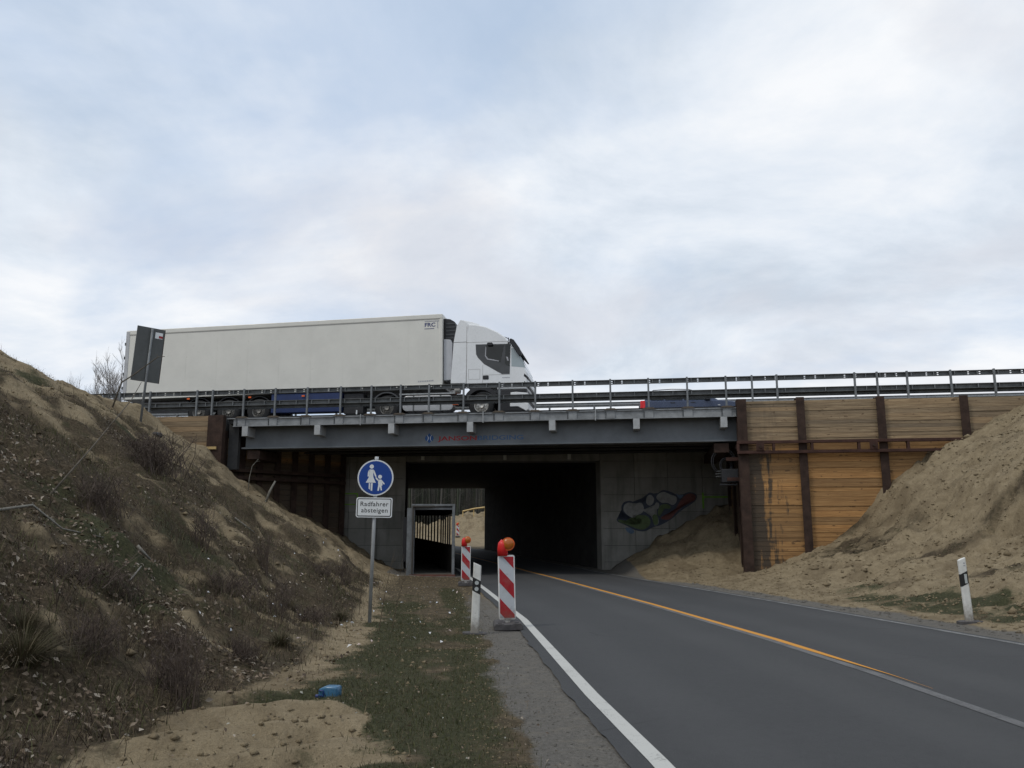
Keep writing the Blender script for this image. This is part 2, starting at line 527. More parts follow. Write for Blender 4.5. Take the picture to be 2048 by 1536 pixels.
# concrete
m, t, b = new_mat('concrete'); M['concrete'] = m
p = nworld(t)
f = nnoise(t, p, 1.1, 6, .6); g = nnoise(t, nworld(t, (3, 3, .35)), 1.4, 5); fine = nnoise(t, p, 30, 4)
c0 = nramp(t, f, [(.3, (.20, .195, .17)), (.7, (.30, .29, .26))])
c0 = nmix(t, nmath(t, 'MULTIPLY', nramp(t, g, [(.5, 0.0), (.7, 1.0)]), .5), c0, (.09, .085, .075))
rnd = t.nodes.new('ShaderNodeObjectInfo').outputs['Random']
c0 = nmix(t, 1.0, c0, nramp(t, rnd, [(0, .86), (1, 1.08)]), 'MULTIPLY')
lk(t, c0, b.inputs['Base Color']); b.inputs['Roughness'].default_value = .85
nbump(t, b, fine, .3, .008)
M['concrete_in'] = plain('tunnel_shade_concrete', (.045, .044, .041), .9, 0, .3, 1.5, .2)  # kept much darker than the portal concrete to paint in the tunnel's shade

# shoring planks: local x runs along the plank
m, t, b = new_mat('shoring_plank'); M['plank'] = m
rnd = t.nodes.new('ShaderNodeObjectInfo').outputs['Random']
oc = t.nodes.new('ShaderNodeTexCoord').outputs['Object']
mp = t.nodes.new('ShaderNodeMapping'); mp.inputs['Scale'].default_value = (1.0, 8, 26)
cmb = t.nodes.new('ShaderNodeCombineXYZ'); lk(t, nmath(t, 'MULTIPLY', rnd, 50), cmb.inputs[0]); lk(t, nmath(t, 'MULTIPLY', rnd, 31), cmb.inputs[2])
lk(t, oc, mp.inputs[0]); lk(t, cmb.outputs[0], mp.inputs['Location'])
grain = nnoise(t, mp.outputs[0], 1.6, 6, .62, .5)
knots = nnoise(t, nworld(t, (1, 1, 2.2)), 4.5, 2, .5)
wpos = t.nodes.new('ShaderNodeNewGeometry').outputs['Position']
sx = t.nodes.new('ShaderNodeSeparateXYZ'); lk(t, wpos, sx.inputs[0])
warm = nramp(t, grain, [(.32, (.225, .120, .044)), (.55, (.345, .195, .075)), (.7, (.43, .262, .110))])
weath = nramp(t, grain, [(.32, (.155, .112, .068)), (.55, (.26, .195, .120)), (.7, (.36, .285, .185))])
# boards above the waler have weathered longer than the fresh ones below
wz = nramp(t, nmath(t, 'ADD', nmath(t, 'MULTIPLY', nmath(t, 'SUBTRACT', sx.outputs[2], 4.4), 4), 0.0, True), [(.4, 0.0), (.6, 1.0)])
c0 = nmix(t, wz, warm, weath)
c0 = nmix(t, 1.0, c0, nramp(t, rnd, [(0, (.74, .74, .76)), (.35, (.95, .93, .90)), (.7, (1.1, 1.05, .98)), (1, (1.35, 1.24, 1.1))]), 'MULTIPLY')
c0 = nmix(t, nramp(t, knots, [(.66, 0.0), (.72, .75)]), c0, (.075, .040, .018))
# irregular darker band on the first bay, strongest below the waler beside the corner pile
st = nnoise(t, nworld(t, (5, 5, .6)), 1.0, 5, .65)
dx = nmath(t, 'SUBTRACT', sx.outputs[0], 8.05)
dark_band = nmath(t, 'SUBTRACT', nmath(t, 'MULTIPLY', st, 1.5), nmath(t, 'MULTIPLY', dx, .52))
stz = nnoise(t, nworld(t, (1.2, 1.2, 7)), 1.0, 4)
dark_band = nmath(t, 'ADD', dark_band, nmath(t, 'MULTIPLY', stz, .45))
dark_band = nramp(t, dark_band, [(.52, 0.0), (.68, .88)])
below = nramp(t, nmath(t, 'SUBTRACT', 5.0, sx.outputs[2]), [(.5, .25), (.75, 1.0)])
c0 = nmix(t, nmath(t, 'MULTIPLY', dark_band, below), c0, (.036, .032, .026))
lk(t, c0, b.inputs['Base Color']); b.inputs['Roughness'].default_value = .8
nbump(t, b, grain, .35, .01)

# ground: sand, brushy soil, short grass and gravel, spread by attributes of the terrain
m, t, b = new_mat('ground_soil'); M['ground'] = m
p = nworld(t)
def attr(t, n_):
    a = t.nodes.new('ShaderNodeAttribute'); a.attribute_name = n_
    return a.outputs['Fac']
n_big = nnoise(t, p, .9, 6, .65); n_med = nnoise(t, p, 5, 6, .65); n_fine = nnoise(t, p, 28, 5, .7); n_grain = nnoise(t, p, 110, 3, .7)
sand = nramp(t, n_med, [(.28, (.155, .122, .074)), (.5, (.240, .192, .120)), (.72, (.315, .258, .168))])
sand = nmix(t, nramp(t, n_fine, [(.56, 0.0), (.74, .55)]), sand, (.075, .056, .034))
sand = nmix(t, .3, sand, nramp(t, n_grain, [(.3, (.11, .082, .048)), (.7, (.36, .29, .19))]))
sand = nmix(t, nramp(t, nnoise(t, nworld(t, (1.6, .9, 1)), .8, 5, .6, .6), [(.48, 0.0), (.62, .55)]), sand, (.115, .086, .052))
soil = nramp(t, n_fine, [(.3, (.030, .023, .015)), (.52, (.072, .055, .035)), (.74, (.165, .128, .083))])
soil = nmix(t, nramp(t, n_med, [(.5, 0.0), (.7, .5)]), soil, (.045, .047, .021))
green = nramp(t, n_fine, [(.3, (.024, .025, .013)), (.55, (.055, .056, .028)), (.75, (.105, .098, .055))])
gravel = nramp(t, n_fine, [(.28, (.075, .069, .060)), (.55, (.140, .130, .114)), (.75, (.23, .215, .19))])
gravel = nmix(t, nramp(t, n_med, [(.5, 0.0), (.68, .7)]), gravel, (.20, .175, .135))
gravel = nmix(t, .45, gravel, nramp(t, n_grain, [(.3, (.045, .042, .038)), (.7, (.23, .22, .20))]))
def edge_mask(a, k=.55):
    s_ = nmath(t, 'ADD', attr(t, a), nmath(t, 'MULTIPLY', nmath(t, 'SUBTRACT', nmath(t, 'ADD', nmath(t, 'MULTIPLY', n_med, .55), nmath(t, 'MULTIPLY', n_fine, .45)), .5), k * 2.2))
    return nramp(t, s_, [(.36, 0.0), (.64, 1.0)])
c0 = nmix(t, edge_mask('cover'), sand, soil)
c0 = nmix(t, edge_mask('green'), c0, green)
c0 = nmix(t, edge_mask('gravel'), c0, gravel)
lk(t, c0, b.inputs['Base Color']); b.inputs['Roughness'].default_value = .95; b.inputs['Specular IOR Level'].default_value = .15
hgt = nmath(t, 'ADD', nmath(t, 'MULTIPLY', n_med, .5), nmath(t, 'MULTIPLY', n_fine, .35))
nbump(t, b, hgt, .9, .09)

# blades, leaves, litter coloured by an attribute
def attr_mat(name, rough=.8, trans=0.0):
    m, t, b = new_mat(name)
    a = t.nodes.new('ShaderNodeAttribute'); a.attribute_name = 'tint'
    lk(t, a.outputs['Color'], b.inputs['Base Color'])
    b.inputs['Roughness'].default_value = rough; b.inputs['Specular IOR Level'].default_value = .2
    return m
M['blades'] = attr_mat('plant_blades')
M['leaves'] = attr_mat('dry_leaves')
M['litter'] = attr_mat('litter', .5)
M['forest'] = attr_mat('bare_wood', .9)

# ================================================================= SETTING
# ---- ground sheet
def axis(knots):
    a = []
    for (x0, x1, d) in knots:
        a += list(np.arange(x0, x1, d))
    a.append(knots[-1][1])
    return np.array(a)
gx = axis([(-420, -120, 50), (-120, -40, 8), (-40, -18, 1.0), (-18, -8, .16), (-8, 2.4, .07), (2.4, 4, .3), (4, 14, .11), (14, 22, .2), (22, 50, 2), (50, 120, 10), (120, 420, 50)])
gy = axis([(-60, -6, 6), (-6, 2, .5), (2, 12, .07), (12, 22, .11), (22, 37, .13), (37, 56, 1.5), (56, 100, .45), (100, 180, 5), (180, 420, 40), (420, 1200, 130)])
GX, GY = np.meshgrid(gx, gy)
GZ = ground_h(GX, GY)
nx, ny = len(gx), len(gy)
gv = np.stack([GX, GY, GZ], -1).reshape(-1, 3)
ii = np.arange(nx * ny).reshape(ny, nx)
gf = np.stack([ii[:-1, :-1], ii[:-1, 1:], ii[1:, 1:], ii[1:, :-1]], -1).reshape(-1, 4)
def np_mesh(name, v, f, attrs=None, colors=None, smooth=False):
    me = bpy.data.meshes.new(name)
    n, k = f.shape
    me.vertices.add(len(v)); me.vertices.foreach_set('co', np.ascontiguousarray(v, dtype=np.float32).ravel())
    me.loops.add(n * k); me.loops.foreach_set('vertex_index', np.ascontiguousarray(f, dtype=np.int32).ravel())
    me.polygons.add(n)
    me.polygons.foreach_set('loop_start', np.arange(0, n * k, k, dtype=np.int32))
    if smooth: me.polygons.foreach_set('use_smooth', np.ones(n, dtype=bool))
    me.update(calc_edges=True)
    for a, val in (attrs or {}).items():
        at = me.attributes.new(a, 'FLOAT', 'POINT'); at.data.foreach_set('value', np.ascontiguousarray(val, dtype=np.float32).ravel())
    if colors is not None:
        at = me.attributes.new('tint', 'FLOAT_COLOR', 'POINT')
        c4 = np.ones((len(v), 4), np.float32); c4[:, :3] = colors
        at.data.foreach_set('color', c4.ravel())
    me.validate()
    return me
def masks(X, Y):
    fl, fr, rl, rr = foot_l(Y), foot_r(Y), road_l(Y), road_r(Y)
    a = fbm(X * .45, Y * .45, 40); b_ = fbm(X * 1.3, Y * 1.3, 50); c_ = fbm(X * .9 + Y * .9, Y * .28 - X * .28, 60)
    dl = fl - X
    # left bank: dark brush below and near, more bare sand towards the bridge and on streaks
    e_ = fbm(X * 2.6, Y * 2.6, 70)
    cover = sstep(-.2, .45, dl) * (.92 - .40 * sstep(11, 24, Y) - .14 * sstep(3.5, 9, dl) + (c_ - .5) * 1.7 + (e_ - .5) * 1.5)
    cover = cover * (1 - .55 * sstep(25.5, 29, Y) * (X < -2))
    # bare sand apron at bottom left
    apron = sstep(1.35, .65, np.hypot((X + 1.85) / .78, (Y - 6.5) / 1.35) + (b_ - .5) * 1.3 + (e_ - .5) * 1.1)
    cover = np.maximum(np.clip(cover, 0, 1.1), .62 * sstep(.3, -.2, dl) * sstep(rl, rl - .3, X)) * (1 - apron)
    strip_ = np.exp(-((X - fl - .15) / .28) ** 2) * sstep(7.3, 8.3, Y) * sstep(22, 15, Y) * np.clip(.55 + (e_ - .5) * 3, 0, 1)
    cover = cover * (1 - .85 * strip_)
    # right bank: sandy, some dark drifts
    dr = X - fr
    coverR = sstep(-.6, .3, dr) * np.clip(.16 + (c_ - .5) * 2.1 + .4 * sstep(18, 12, Y) + .5 * np.exp(-((dr - 2.6) / 1.1) ** 2) * sstep(20, 26, Y), 0, 1)
    cover = np.where(X > 2, coverR, cover)
    green = np.zeros_like(X)
    inverge = sstep(fl - .15, fl + .35, X) * sstep(rl - .45, rl - 1.0, X)
    path = np.exp(-((X - (rl + fl) / 2 + .05) / .32) ** 2)
    green = inverge * np.clip(.88 - .95 * sstep(17, 22, Y) - .45 * path * sstep(7, 12, Y) + (b_ - .5) * 1.5 + (e_ - .5) * .9, 0, 1) * (1 - apron) * (1 - strip_)
    green = np.maximum(green, sstep(.45, .1, np.abs(X - rl + .95)) * sstep(17, 19, Y) * sstep(25, 22, Y) * .9)
    green = np.where((dl > .3) & (Y < 20), np.clip((a - .52) * 3.4, 0, .75), green)
    greenR = sstep(rr + .9, rr + 1.4, X) * sstep(fr + .9, fr - .2, X) * sstep(24, 17, Y) * np.clip(.42 + (b_ - .5) * 2.2, 0, 1)
    green = np.where(X > 2, greenR, green)
    gravel = np.where(X < 2, sstep(rl - 1.0 - (b_ - .5) * .9, rl - .55, X) * sstep(26, 18, Y), sstep(rr + 1.15 + (b_ - .5) * .9, rr + .6, X) * sstep(30, 24, Y))
    gravel = np.where((X < 2) & (Y > 17) , gravel * .6, gravel)
    dirt = np.where((X < 2) & (dl < 0) & (Y > 19) & (Y < 31), .45, 0)
    cover = np.maximum(cover, dirt)
    u, v = to_uv(X, Y)
    f_ = (v > 0)
    cover = np.where(f_ & (Y < 58), .25 + (b_ - .5) * .8, cover)
    green = np.where(f_, 0, green); gravel = np.where(f_ & (Y < 58) & (X > -4.5) & (X < 4.6), .8, np.where(f_, 0, gravel))
    farc = (b_ - .5) * 1.2 + .05 + .9 * sstep(98, 108, Y)
    cover = np.where(Y > 58, farc, cover)
    return cover, green, gravel
CV, GN, GR = masks(GX, GY)
gme = np_mesh('ground', gv, gf, {'cover': CV, 'green': GN, 'gravel': GR}, smooth=True)
ground = tag(mesh_obj('ground', gme, M['ground']), kind='structure', label='sandy ground with banks rising on both sides of the road')

# ---- road
def strip(name, fl_, fr_, y0, y1, dz, mat, parent=None, step=.5):
    ys = np.arange(y0, y1 + 1e-6, step)
    v = []
    for y in ys:
        v += [(float(fl_(y)), y, float(road_z(y)) + dz), (float(fr_(y)), y, float(road_z(y)) + dz)]
    f = [(2 * i, 2 * i + 1, 2 * i + 3, 2 * i + 2) for i in range(len(ys) - 1)]
    return MB().add(v, f).build(name, mat, parent)
def ragged(f_, s_, seed):
    return lambda y: f_(y) + s_ * (.15 + .045 * (float(fbm(np.array(y * 3.1), np.array(.5), seed)) - .5) * 2)
ys = np.arange(-30, 84.01, .1)
lats = np.array([0, .02, .05, .1, .2, .3, .4, .5, .6, .7, .8, .9, .95, .98, 1.0])
eL, eR = ragged(road_l, -1, 3), ragged(road_r, 1, 5)
EL = np.array([float(eL(y)) for y in ys]); ER = np.array([float(eR(y)) for y in ys])
RX = EL[:, None] + (ER - EL)[:, None] * lats[None]
camber = .0
RV = np.stack([RX, np.repeat(ys[:, None], len(lats), 1), np.repeat(road_z(ys)[:, None] + .004, len(lats), 1)], -1).reshape(-1, 3)
ri = np.arange(len(RV)).reshape(len(ys), len(lats))
RF = np.stack([ri[:-1, :-1], ri[:-1, 1:], ri[1:, 1:], ri[1:, :-1]], -1).reshape(-1, 4)
road = mesh_obj('road', np_mesh('road', RV, RF, {'lat': np.tile(lats, len(ys))}), M['asphalt'])
tag(road, 'grey asphalt country road curving under the motorway bridge', kind='structure')
def centre(y): return np.interp(y, [-30, 0, 6.8, 9.13, 12.1, 18, 29.5, 35.7, 46, 57, 84], [4.4, 4.1, 3.97, 3.87, 3.62, 2.91, 1.32, .34, -2.2, -5.0, -13])
strip('edge_line', lambda y: road_l(y) - .0, lambda y: road_l(y) + .13, -20, 60, .008, M['line_white'], road, .25)
strip('far_edge_line', lambda y: road_r(y) - .07, lambda y: road_r(y) + .05, -20, 60, .008, M['line_faint'], road, .25)
strip('worn_centre_line', lambda y: centre(y) - .08, lambda y: centre(y) + .04, -20, 56, .008, M['line_old'], road, .25)
strip('yellow_line', lambda y: centre(y) + .04 + .07 * sstep(11.5, 8.4, y) * 1.0, lambda y: centre(y) + .15 - .035 * sstep(11.5, 8.4, y), 8.3, 56, .009, M['line_yellow'], road, .25)

# ---- motorway slabs
MW = 5.95
mw = empty('motorway', (0, B0, 0), -TH)
tag(mw, kind='structure')
MB().box(-260, -11.15, .35, 30, 5.4, MW).box(8.1, 260, .35, 30, 5.4, MW).build('carriageway', M['asphalt'], mw)
MB().box(-11.15, 8.1, 6.3, 30, 5.45, MW).build('carriageway', M['asphalt'], mw)

# ================================================================= UNDERPASS
up = empty('concrete_underpass', (0, 35.5, 0), 0)
tag(up, 'grey concrete road underpass with a wide dark opening behind the steel bridge', 'underpass')
PT = 0.05
def pface(X): return -PT * X                       # portal plane, local y
XLc, XRc, CZ = -4.57, 3.75, 4.56
SL = -.267
def portal_box(x0, x1, z0, z1, d0, d1):
    mb = MB()
    vs = [(x0, pface(x0) + d0, z0), (x1, pface(x1) + d0, z0), (x1, pface(x1) + d1, z0), (x0, pface(x0) + d1, z0)]
    vs += [(a, b_, z1) for a, b_, _ in vs]
    return mb.add(vs, [(0, 3, 2, 1), (4, 5, 6, 7), (0, 1, 5, 4), (1, 2, 6, 5), (2, 3, 7, 6), (3, 0, 4, 7)])
rows = [(-.3, .35), (.35, 1.02), (1.02, 1.72), (1.72, 2.42), (2.42, 3.13), (3.13, 3.84), (3.84, 4.54), (4.54, 5.35)]
def panels(xs):
    for a, b_ in zip(xs[:-1], xs[1:]):
        for z0, z1 in rows:
            portal_box(a + .008, b_ - .008, z0 + .006, z1 - .006, random.uniform(-.012, .004), .3).build('panel', M['concrete'], up)
panels([XRc, 5.18, 6.57, 8.02, 9.5, 11.0])
panels([-11.2, -9.6, -8.15, -7.0, -5.75, XLc])
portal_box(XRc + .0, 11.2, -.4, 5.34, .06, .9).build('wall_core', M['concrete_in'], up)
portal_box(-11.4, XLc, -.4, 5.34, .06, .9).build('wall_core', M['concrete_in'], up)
portal_box(XLc + .004, XRc - .004, CZ, 5.36, .02, .9).build('lintel', M['concrete'], up, bevel=.03)
L = 21.0
def side_wall(x, th, name):
    y0 = pface(x) + .5
    vs = []
    for yy in (y0, y0 + L):
        xx = x + SL * (yy - pface(x))
        vs += [(xx, yy, -.4), (xx + th, yy, -.4), (xx + th, yy, 5.3), (xx, yy, 5.3)]
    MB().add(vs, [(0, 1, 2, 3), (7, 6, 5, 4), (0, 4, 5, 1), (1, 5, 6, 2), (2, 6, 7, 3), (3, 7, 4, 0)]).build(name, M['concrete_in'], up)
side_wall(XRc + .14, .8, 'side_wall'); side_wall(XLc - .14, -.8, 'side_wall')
# ceiling slab follows the skew of the tunnel
vs = []
for yy in (.7, L + .4):
    for xx in (XLc - .3, XRc + .3):
        for z_ in (CZ + .012, 5.33):
            vs.append((xx + SL * yy, yy, z_))
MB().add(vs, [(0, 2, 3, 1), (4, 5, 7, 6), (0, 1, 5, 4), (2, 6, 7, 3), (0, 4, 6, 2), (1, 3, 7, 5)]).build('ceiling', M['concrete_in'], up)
# return faces of the portal opening (jambs)
for x, s_ in ((XRc, 1), (XLc, -1)):
    vs = []
    for yy in (.0, .52):
        for dx_ in (0, .12 * s_):
            for z_ in (-.4, CZ - .004):
                vs.append((x + dx_ + (SL * yy if yy else 0), pface(x) + yy + .02, z_))
    MB().add(vs, [(0, 2, 3, 1), (4, 5, 7, 6), (0, 1, 5, 4), (2, 6, 7, 3), (0, 4, 6, 2), (1, 3, 7, 5)]).build('jamb', M['concrete'], up)
for x in (-3.83, -.3, 2.44):
    MB().box(x - .07, x + .07, pface(x) - .16, pface(x) + .02, 4.62, 4.93).build('lamp_box', M['concrete_lamp'], up, bevel=.012)

# graffiti: flat paint on the portal wall (local x, z), a few mm proud of the panels
def px_to_portal(px, py):                          # pixel in the 170x120 crop, 12.05x enlarged
    x = 1230 + px / 12.05; y = 970 + py / 12.05
    return (x - 1024) * .02145 - .015 + .0, 4.91 - (y - 905) * .02083
def paint(name, pts, mat, d, parent, smooth=True):
    q = [px_to_portal(*a) for a in pts]
    if smooth:
        n = len(q); o = []
        for i in range(n):
            p0, p1, p2, p3 = [Vector(q[(i + k) % n]) for k in (-1, 0, 1, 2)]
            for s_ in (0, .25, .5, .75):
                o.append(tuple(.5 * ((2 * p1) + (p2 - p0) * s_ + (2 * p0 - 5 * p1 + 4 * p2 - p3) * s_ ** 2 + (3 * p1 - p0 - 3 * p2 + p3) * s_ ** 3)))
        q = o
    me = bpy.data.meshes.new(name)
    bm = bmesh.new()
    f = bm.faces.new([bm.verts.new((a, pface(a) - d, b_)) for a, b_ in q])
    bmesh.ops.triangulate(bm, faces=[f])
    bm.to_mesh(me); bm.free()
    return mesh_obj(name, me, mat, parent)
gr = empty('graffiti', (0, 35.5, 0))
tag(gr, 'bubble letter graffiti in grey, green, blue and red on the concrete wall', 'graffiti')
paint('outline', [(110, 560), (180, 430), (330, 400), (430, 440), (560, 400), (680, 430), (690, 300), (780, 200), (900, 230), (960, 230), (1100, 140), (1300, 190), (1480, 280), (1700, 190), (1880, 250), (1830, 420), (1500, 640), (1300, 820), (1020, 980), (880, 1010), (800, 1050), (640, 1130), (420, 1100), (200, 980), (20, 900), (20, 820), (220, 840), (330, 800), (170, 700)], M['paint_blue'], .020, gr)
paint('letter_fill', [(160, 590), (200, 480), (310, 440), (430, 500), (500, 450), (600, 460), (640, 600), (580, 700), (460, 740), (360, 740), (420, 800), (330, 790), (200, 690)], M['paint_white'], .023, gr)
paint('letter_fill', [(430, 760), (560, 740), (700, 760), (790, 880), (740, 1010), (600, 1090), (420, 1050), (260, 980), (60, 910), (40, 850), (240, 880), (320, 960), (450, 970), (570, 930), (590, 860), (520, 810)], M['paint_green'], .023, gr)
paint('letter_fill', [(700, 380), (730, 290), (810, 255), (880, 330), (870, 440), (790, 515), (710, 470)], M['paint_white'], .023, gr)
paint('letter_fill', [(640, 600), (760, 600), (860, 560), (930, 440), (1000, 470), (980, 580), (880, 660), (960, 780), (970, 940), (870, 980), (830, 760), (760, 690), (650, 660)], M['paint_white'], .023, gr)
paint('letter_shade', [(850, 740), (940, 740), (965, 830), (950, 960), (870, 970), (840, 860)], M['paint_green'], .026, gr)
paint('letter_fill', [(940, 320), (1010, 220), (1130, 185), (1270, 250), (1400, 300), (1410, 420), (1320, 500), (1200, 450), (1050, 440)], M['paint_white'], .023, gr)
paint('letter_fill', [(1050, 500), (1180, 480), (1270, 540), (1230, 590), (1110, 590), (1060, 690), (1000, 770), (960, 700), (990, 580)], M['paint_green'], .023, gr)
paint('red_stroke', [(1040, 790), (1280, 720), (1400, 560), (1540, 340), (1700, 225), (1850, 270), (1820, 400), (1660, 410), (1520, 560), (1380, 690), (1250, 830), (1090, 850)], M['paint_red'], .023, gr)
paint('blue_shade', [(200, 1040), (330, 1060), (400, 1140), (330, 1190), (230, 1130)], M['paint_sky'], .023, gr)
paint('blue_shade', [(1400, 220), (1460, 260), (1570, 260), (1500, 350), (1450, 310)], M['paint_sky'], .023, gr)
sp = empty('spray_mark', (0, 35.5, 0))
tag(sp, 'green spray painted measuring mark on the right concrete wall', 'spray mark')
mk = MB()
x0, z0 = 8.1, 3.03
for a, b_, c_, d_ in ((7.98, 8.055, 2.55, 3.2), (8.055, 9.1, 2.99, 3.055)):
    mk.add([(a, pface(a) - .021, c_), (b_, pface(b_) - .021, c_), (b_, pface(b_) - .021, d_), (a, pface(a) - .021, d_)], [(0, 1, 2, 3)])
mk.build('paint', M['green_spray'], sp)
sp2 = empty('spray_mark', (0, 35.5, 0))
tag(sp2, 'green spray painted measuring mark on the left concrete wall', 'spray mark')
mk = MB()
for a, b_, c_, d_ in ((-7.35, -6.6, 3.17, 3.22), (-6.66, -6.6, 2.95, 3.17), (-7.2, -6.7, 2.72, 2.76)):
    mk.add([(a, pface(a) - .021, c_), (b_, pface(b_) - .021, c_), (b_, pface(b_) - .021, d_), (a, pface(a) - .021, d_)], [(0, 1, 2, 3)])
mk.build('paint', M['green_spray'], sp2)

# ================================================================= TEMPORARY STEEL BRIDGE (local: x along, y back)
br = empty('steel_bridge', (0, B0, 0), -TH)
tag(br, 'grey steel plate girder temporary bridge with painted company lettering', 'bridge')
U0, U1 = -10.95, 7.86
# edge beam in panels between the post pads
POSTS_B = [-10.37, -9.1, -7.82, -6.51, -5.32, -4.19, -3.11, -1.81, -.48, .84, 2.19, 3.54, 4.88, 6.23, 7.56]
MB().box(U0 + .25, U1, .03, .10, 5.50, 5.78).box(U0, U1, -.02, .34, 5.78, 5.81).build('edge_beam', M['bridge_edge'], br)
MB().box(U0 + .25, U1, -.015, .03, 5.485, 5.505).box(U0 + .25, U1, -.012, .03, 5.765, 5.779).build('edge_flange', M['bridge_edge'], br)
cuts = sorted([p + s_ * .17 for p in POSTS_B for s_ in (-1, 1)])
for p in POSTS_B:
    MB().box(p - .15, p + .15, -.005, .028, 5.51, 5.762).build('post_bracket', M['bridge_edge'], br, bevel=.006)
    MB().prism([(p - .24, 5.812), (p + .24, 5.812), (p + .14, 5.87), (p - .14, 5.87)], -.06, .26).build('pad', M['wood_pad'], br)
    MB().box(p - .20, p - .185, -.008, .029, 5.507, 5.763).build('stiffener', M['galv_dark'], br)
for p in (-5.66, -1.05, 3.0):
    MB().tube([(p, -.05, 5.86), (p, -.05, 5.44)], .02, 6).build('drain_pipe', M['galv_light'], br)
for p in (-10.2, -7.34, -4.49, -1.54, 1.45, 4.43, 7.43):
    MB().box(p - .115, p + .115, -.02, .62, 5.12, 5.484).build('crossbeam_end', M['bracket'], br, bevel=.008)
# front plate girder with flanges and a few stiffeners
MB().box(U0 + .5, U1 + .1, .62, .66, 4.74, 5.60).build('girder_web', M['bridge_grey'], br)
MB().box(U0 + .45, U1 + .12, .40, .88, 4.68, 4.738).build('girder_bottom_flange', M['bridge_grey'], br)
for k, v in enumerate((2.0, 3.5, 5.0)):
    z0 = 4.78 + .02 * k
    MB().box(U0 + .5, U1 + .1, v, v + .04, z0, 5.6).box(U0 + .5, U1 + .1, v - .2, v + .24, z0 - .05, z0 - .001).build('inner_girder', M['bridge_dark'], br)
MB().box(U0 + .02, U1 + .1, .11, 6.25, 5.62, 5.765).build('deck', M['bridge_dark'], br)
MB().box(U0 + .02, U1 + .1, .6, 6.25, 5.77, MW).build('deck_surfacing', M['asphalt'], br)
# lettering
def dtext(name, body, u0, u1, z0, h, mat):
    o = text_obj(name, body, h, mat, br, (0, 0, 0), bold=.004)
    me = o.data
    xs = [v.co.x for v in me.vertices]
    k = (u1 - u0) / (max(xs) - min(xs)); mn = min(xs)
    for v in me.vertices: v.co.x = (v.co.x - mn) * k
    o.location = (u0, .615, z0)
dtext('lettering', 'JANSON', -2.88, -1.41, 4.895, .165, M['logo_red'])
dtext('lettering', 'BRIDGING', -1.375, .33, 4.895, .165, M['logo_blue'])
em = MB().prism([(-3.2 + .17 * a, 4.99 + .19 * b_) for a, b_ in ((0, -1), (.35, -.6), (.75, -.5), (1, 0), (.75, .5), (.35, .6), (0, 1), (-.35, .6), (-.75, .5), (-1, 0), (-.75, -.5), (-.35, -.6))], .608, .618).build('emblem', M['logo_emblem'], br)
for s_ in (-1, 1):
    MB().prism([(-3.2 + s_ * x, 4.99 + z) for x, z in ((.075, -.11), (.09, -.11), (.055, -.05), (.05, 0), (.055, .05), (.09, .11), (.075, .11), (.035, .05), (.025, 0), (.035, -.05))], .603, .607).build('emblem_bar', M['logo_white'], em)
# bearings at the two ends
for u in (U0 + .9, U1 - .5):
    MB().box(u - .25, u + .25, .5, 5.2, 4.3, 4.62).build('bearing_beam', M['rust'], br)

# ================================================================= GUARD RAIL on the bridge edge
POSTS = [-21.5, -20.2, -18.8, -17.9, -16.93, -15.54, -14.25, -12.29, -11.65] + POSTS_B + [8.45, 9.29, 11.87, 12.6, 13.57, 14.96, 16.33, 17.7, 19.0, 20.3, 21.7, 23]
gr_ = empty('guard_rail', (0, B0, 0), -TH)
tag(gr_, 'galvanised double beam guard rail along the near edge of the bridge', 'guard rail')
for p in POSTS:
    zb = 5.871 if p in POSTS_B else 5.3
    MB().box(p - .032, p + .032, .06, .14, zb, 6.95).build('post', M['galv'], gr_, bevel=.006)
def rail(zc, h, name, y0, holes):
    mb = MB()
    A, B_ = -22, 23.4
    # top and bottom lips
    mb.box(A, B_, y0, y0 + .07, zc + h / 2 - .022, zc + h / 2).box(A, B_, y0, y0 + .07, zc - h / 2, zc - h / 2 + .022)
    # web with pairs of slots
    zs = [zc - h / 2 + .022, zc - .045, zc - .02, zc + .02, zc + .045, zc + h / 2 - .022]
    xs = [A]
    slot = set()
    x = A + .3
    k = 0
    while x < B_ - .5:
        if holes:
            xs += [x, x + .05]; slot.add(len(xs) - 2)
        x += (.36, .97)[k % 2] if holes else 3.0
        k += 1
    xs.append(B_)
    for i in range(len(xs) - 1):
        for j in range(5):
            if i in slot and j in (1, 3): continue
            mb.add([(xs[i], y0 + .06, zs[j]), (xs[i + 1], y0 + .06, zs[j]), (xs[i + 1], y0 + .06, zs[j + 1]), (xs[i], y0 + .06, zs[j + 1])], [(0, 1, 2, 3)])
    return mb.build(name, M['galv_dark'], gr_)
rail(6.845, .17, 'top_beam', .15, True)
rail(6.40, .17, 'lower_beam', .15, False)
# traffic side corrugated beams
def wbeam(zc, y0, name, parent, A, B_, mat, k=1.0):
    pr = [(a, q * k) for a, q in [(0, -.155), (-.08, -.115), (-.08, -.05), (0, -.02), (0, .02), (-.08, .05), (-.08, .115), (0, .155)]]
    mb = MB()
    vs = []
    for x in (A, B_):
        vs += [(x, y0 - a, zc + b_) for a, b_ in pr]
    n = len(pr)
    return mb.add(vs, [(i, i + 1, n + i + 1, n + i) for i in range(n - 1)]).build(name, mat, parent)
wbeam(6.34, .235, 'corrugated_beam', gr_, -22, 23.4, M['galv_dark'])
for a, b_ in zip(POSTS[:-1], POSTS[1:]):
    for fr_ in ((.1, .62) if b_ - a > .9 else (.5,)):
        x = a + (b_ - a) * fr_ + .02
        for zc in (6.845, 6.40):
            MB().box(x - .012, x + .012, .148, .205, zc - .062, zc + .062).build('spacer', M['galv'], gr_)

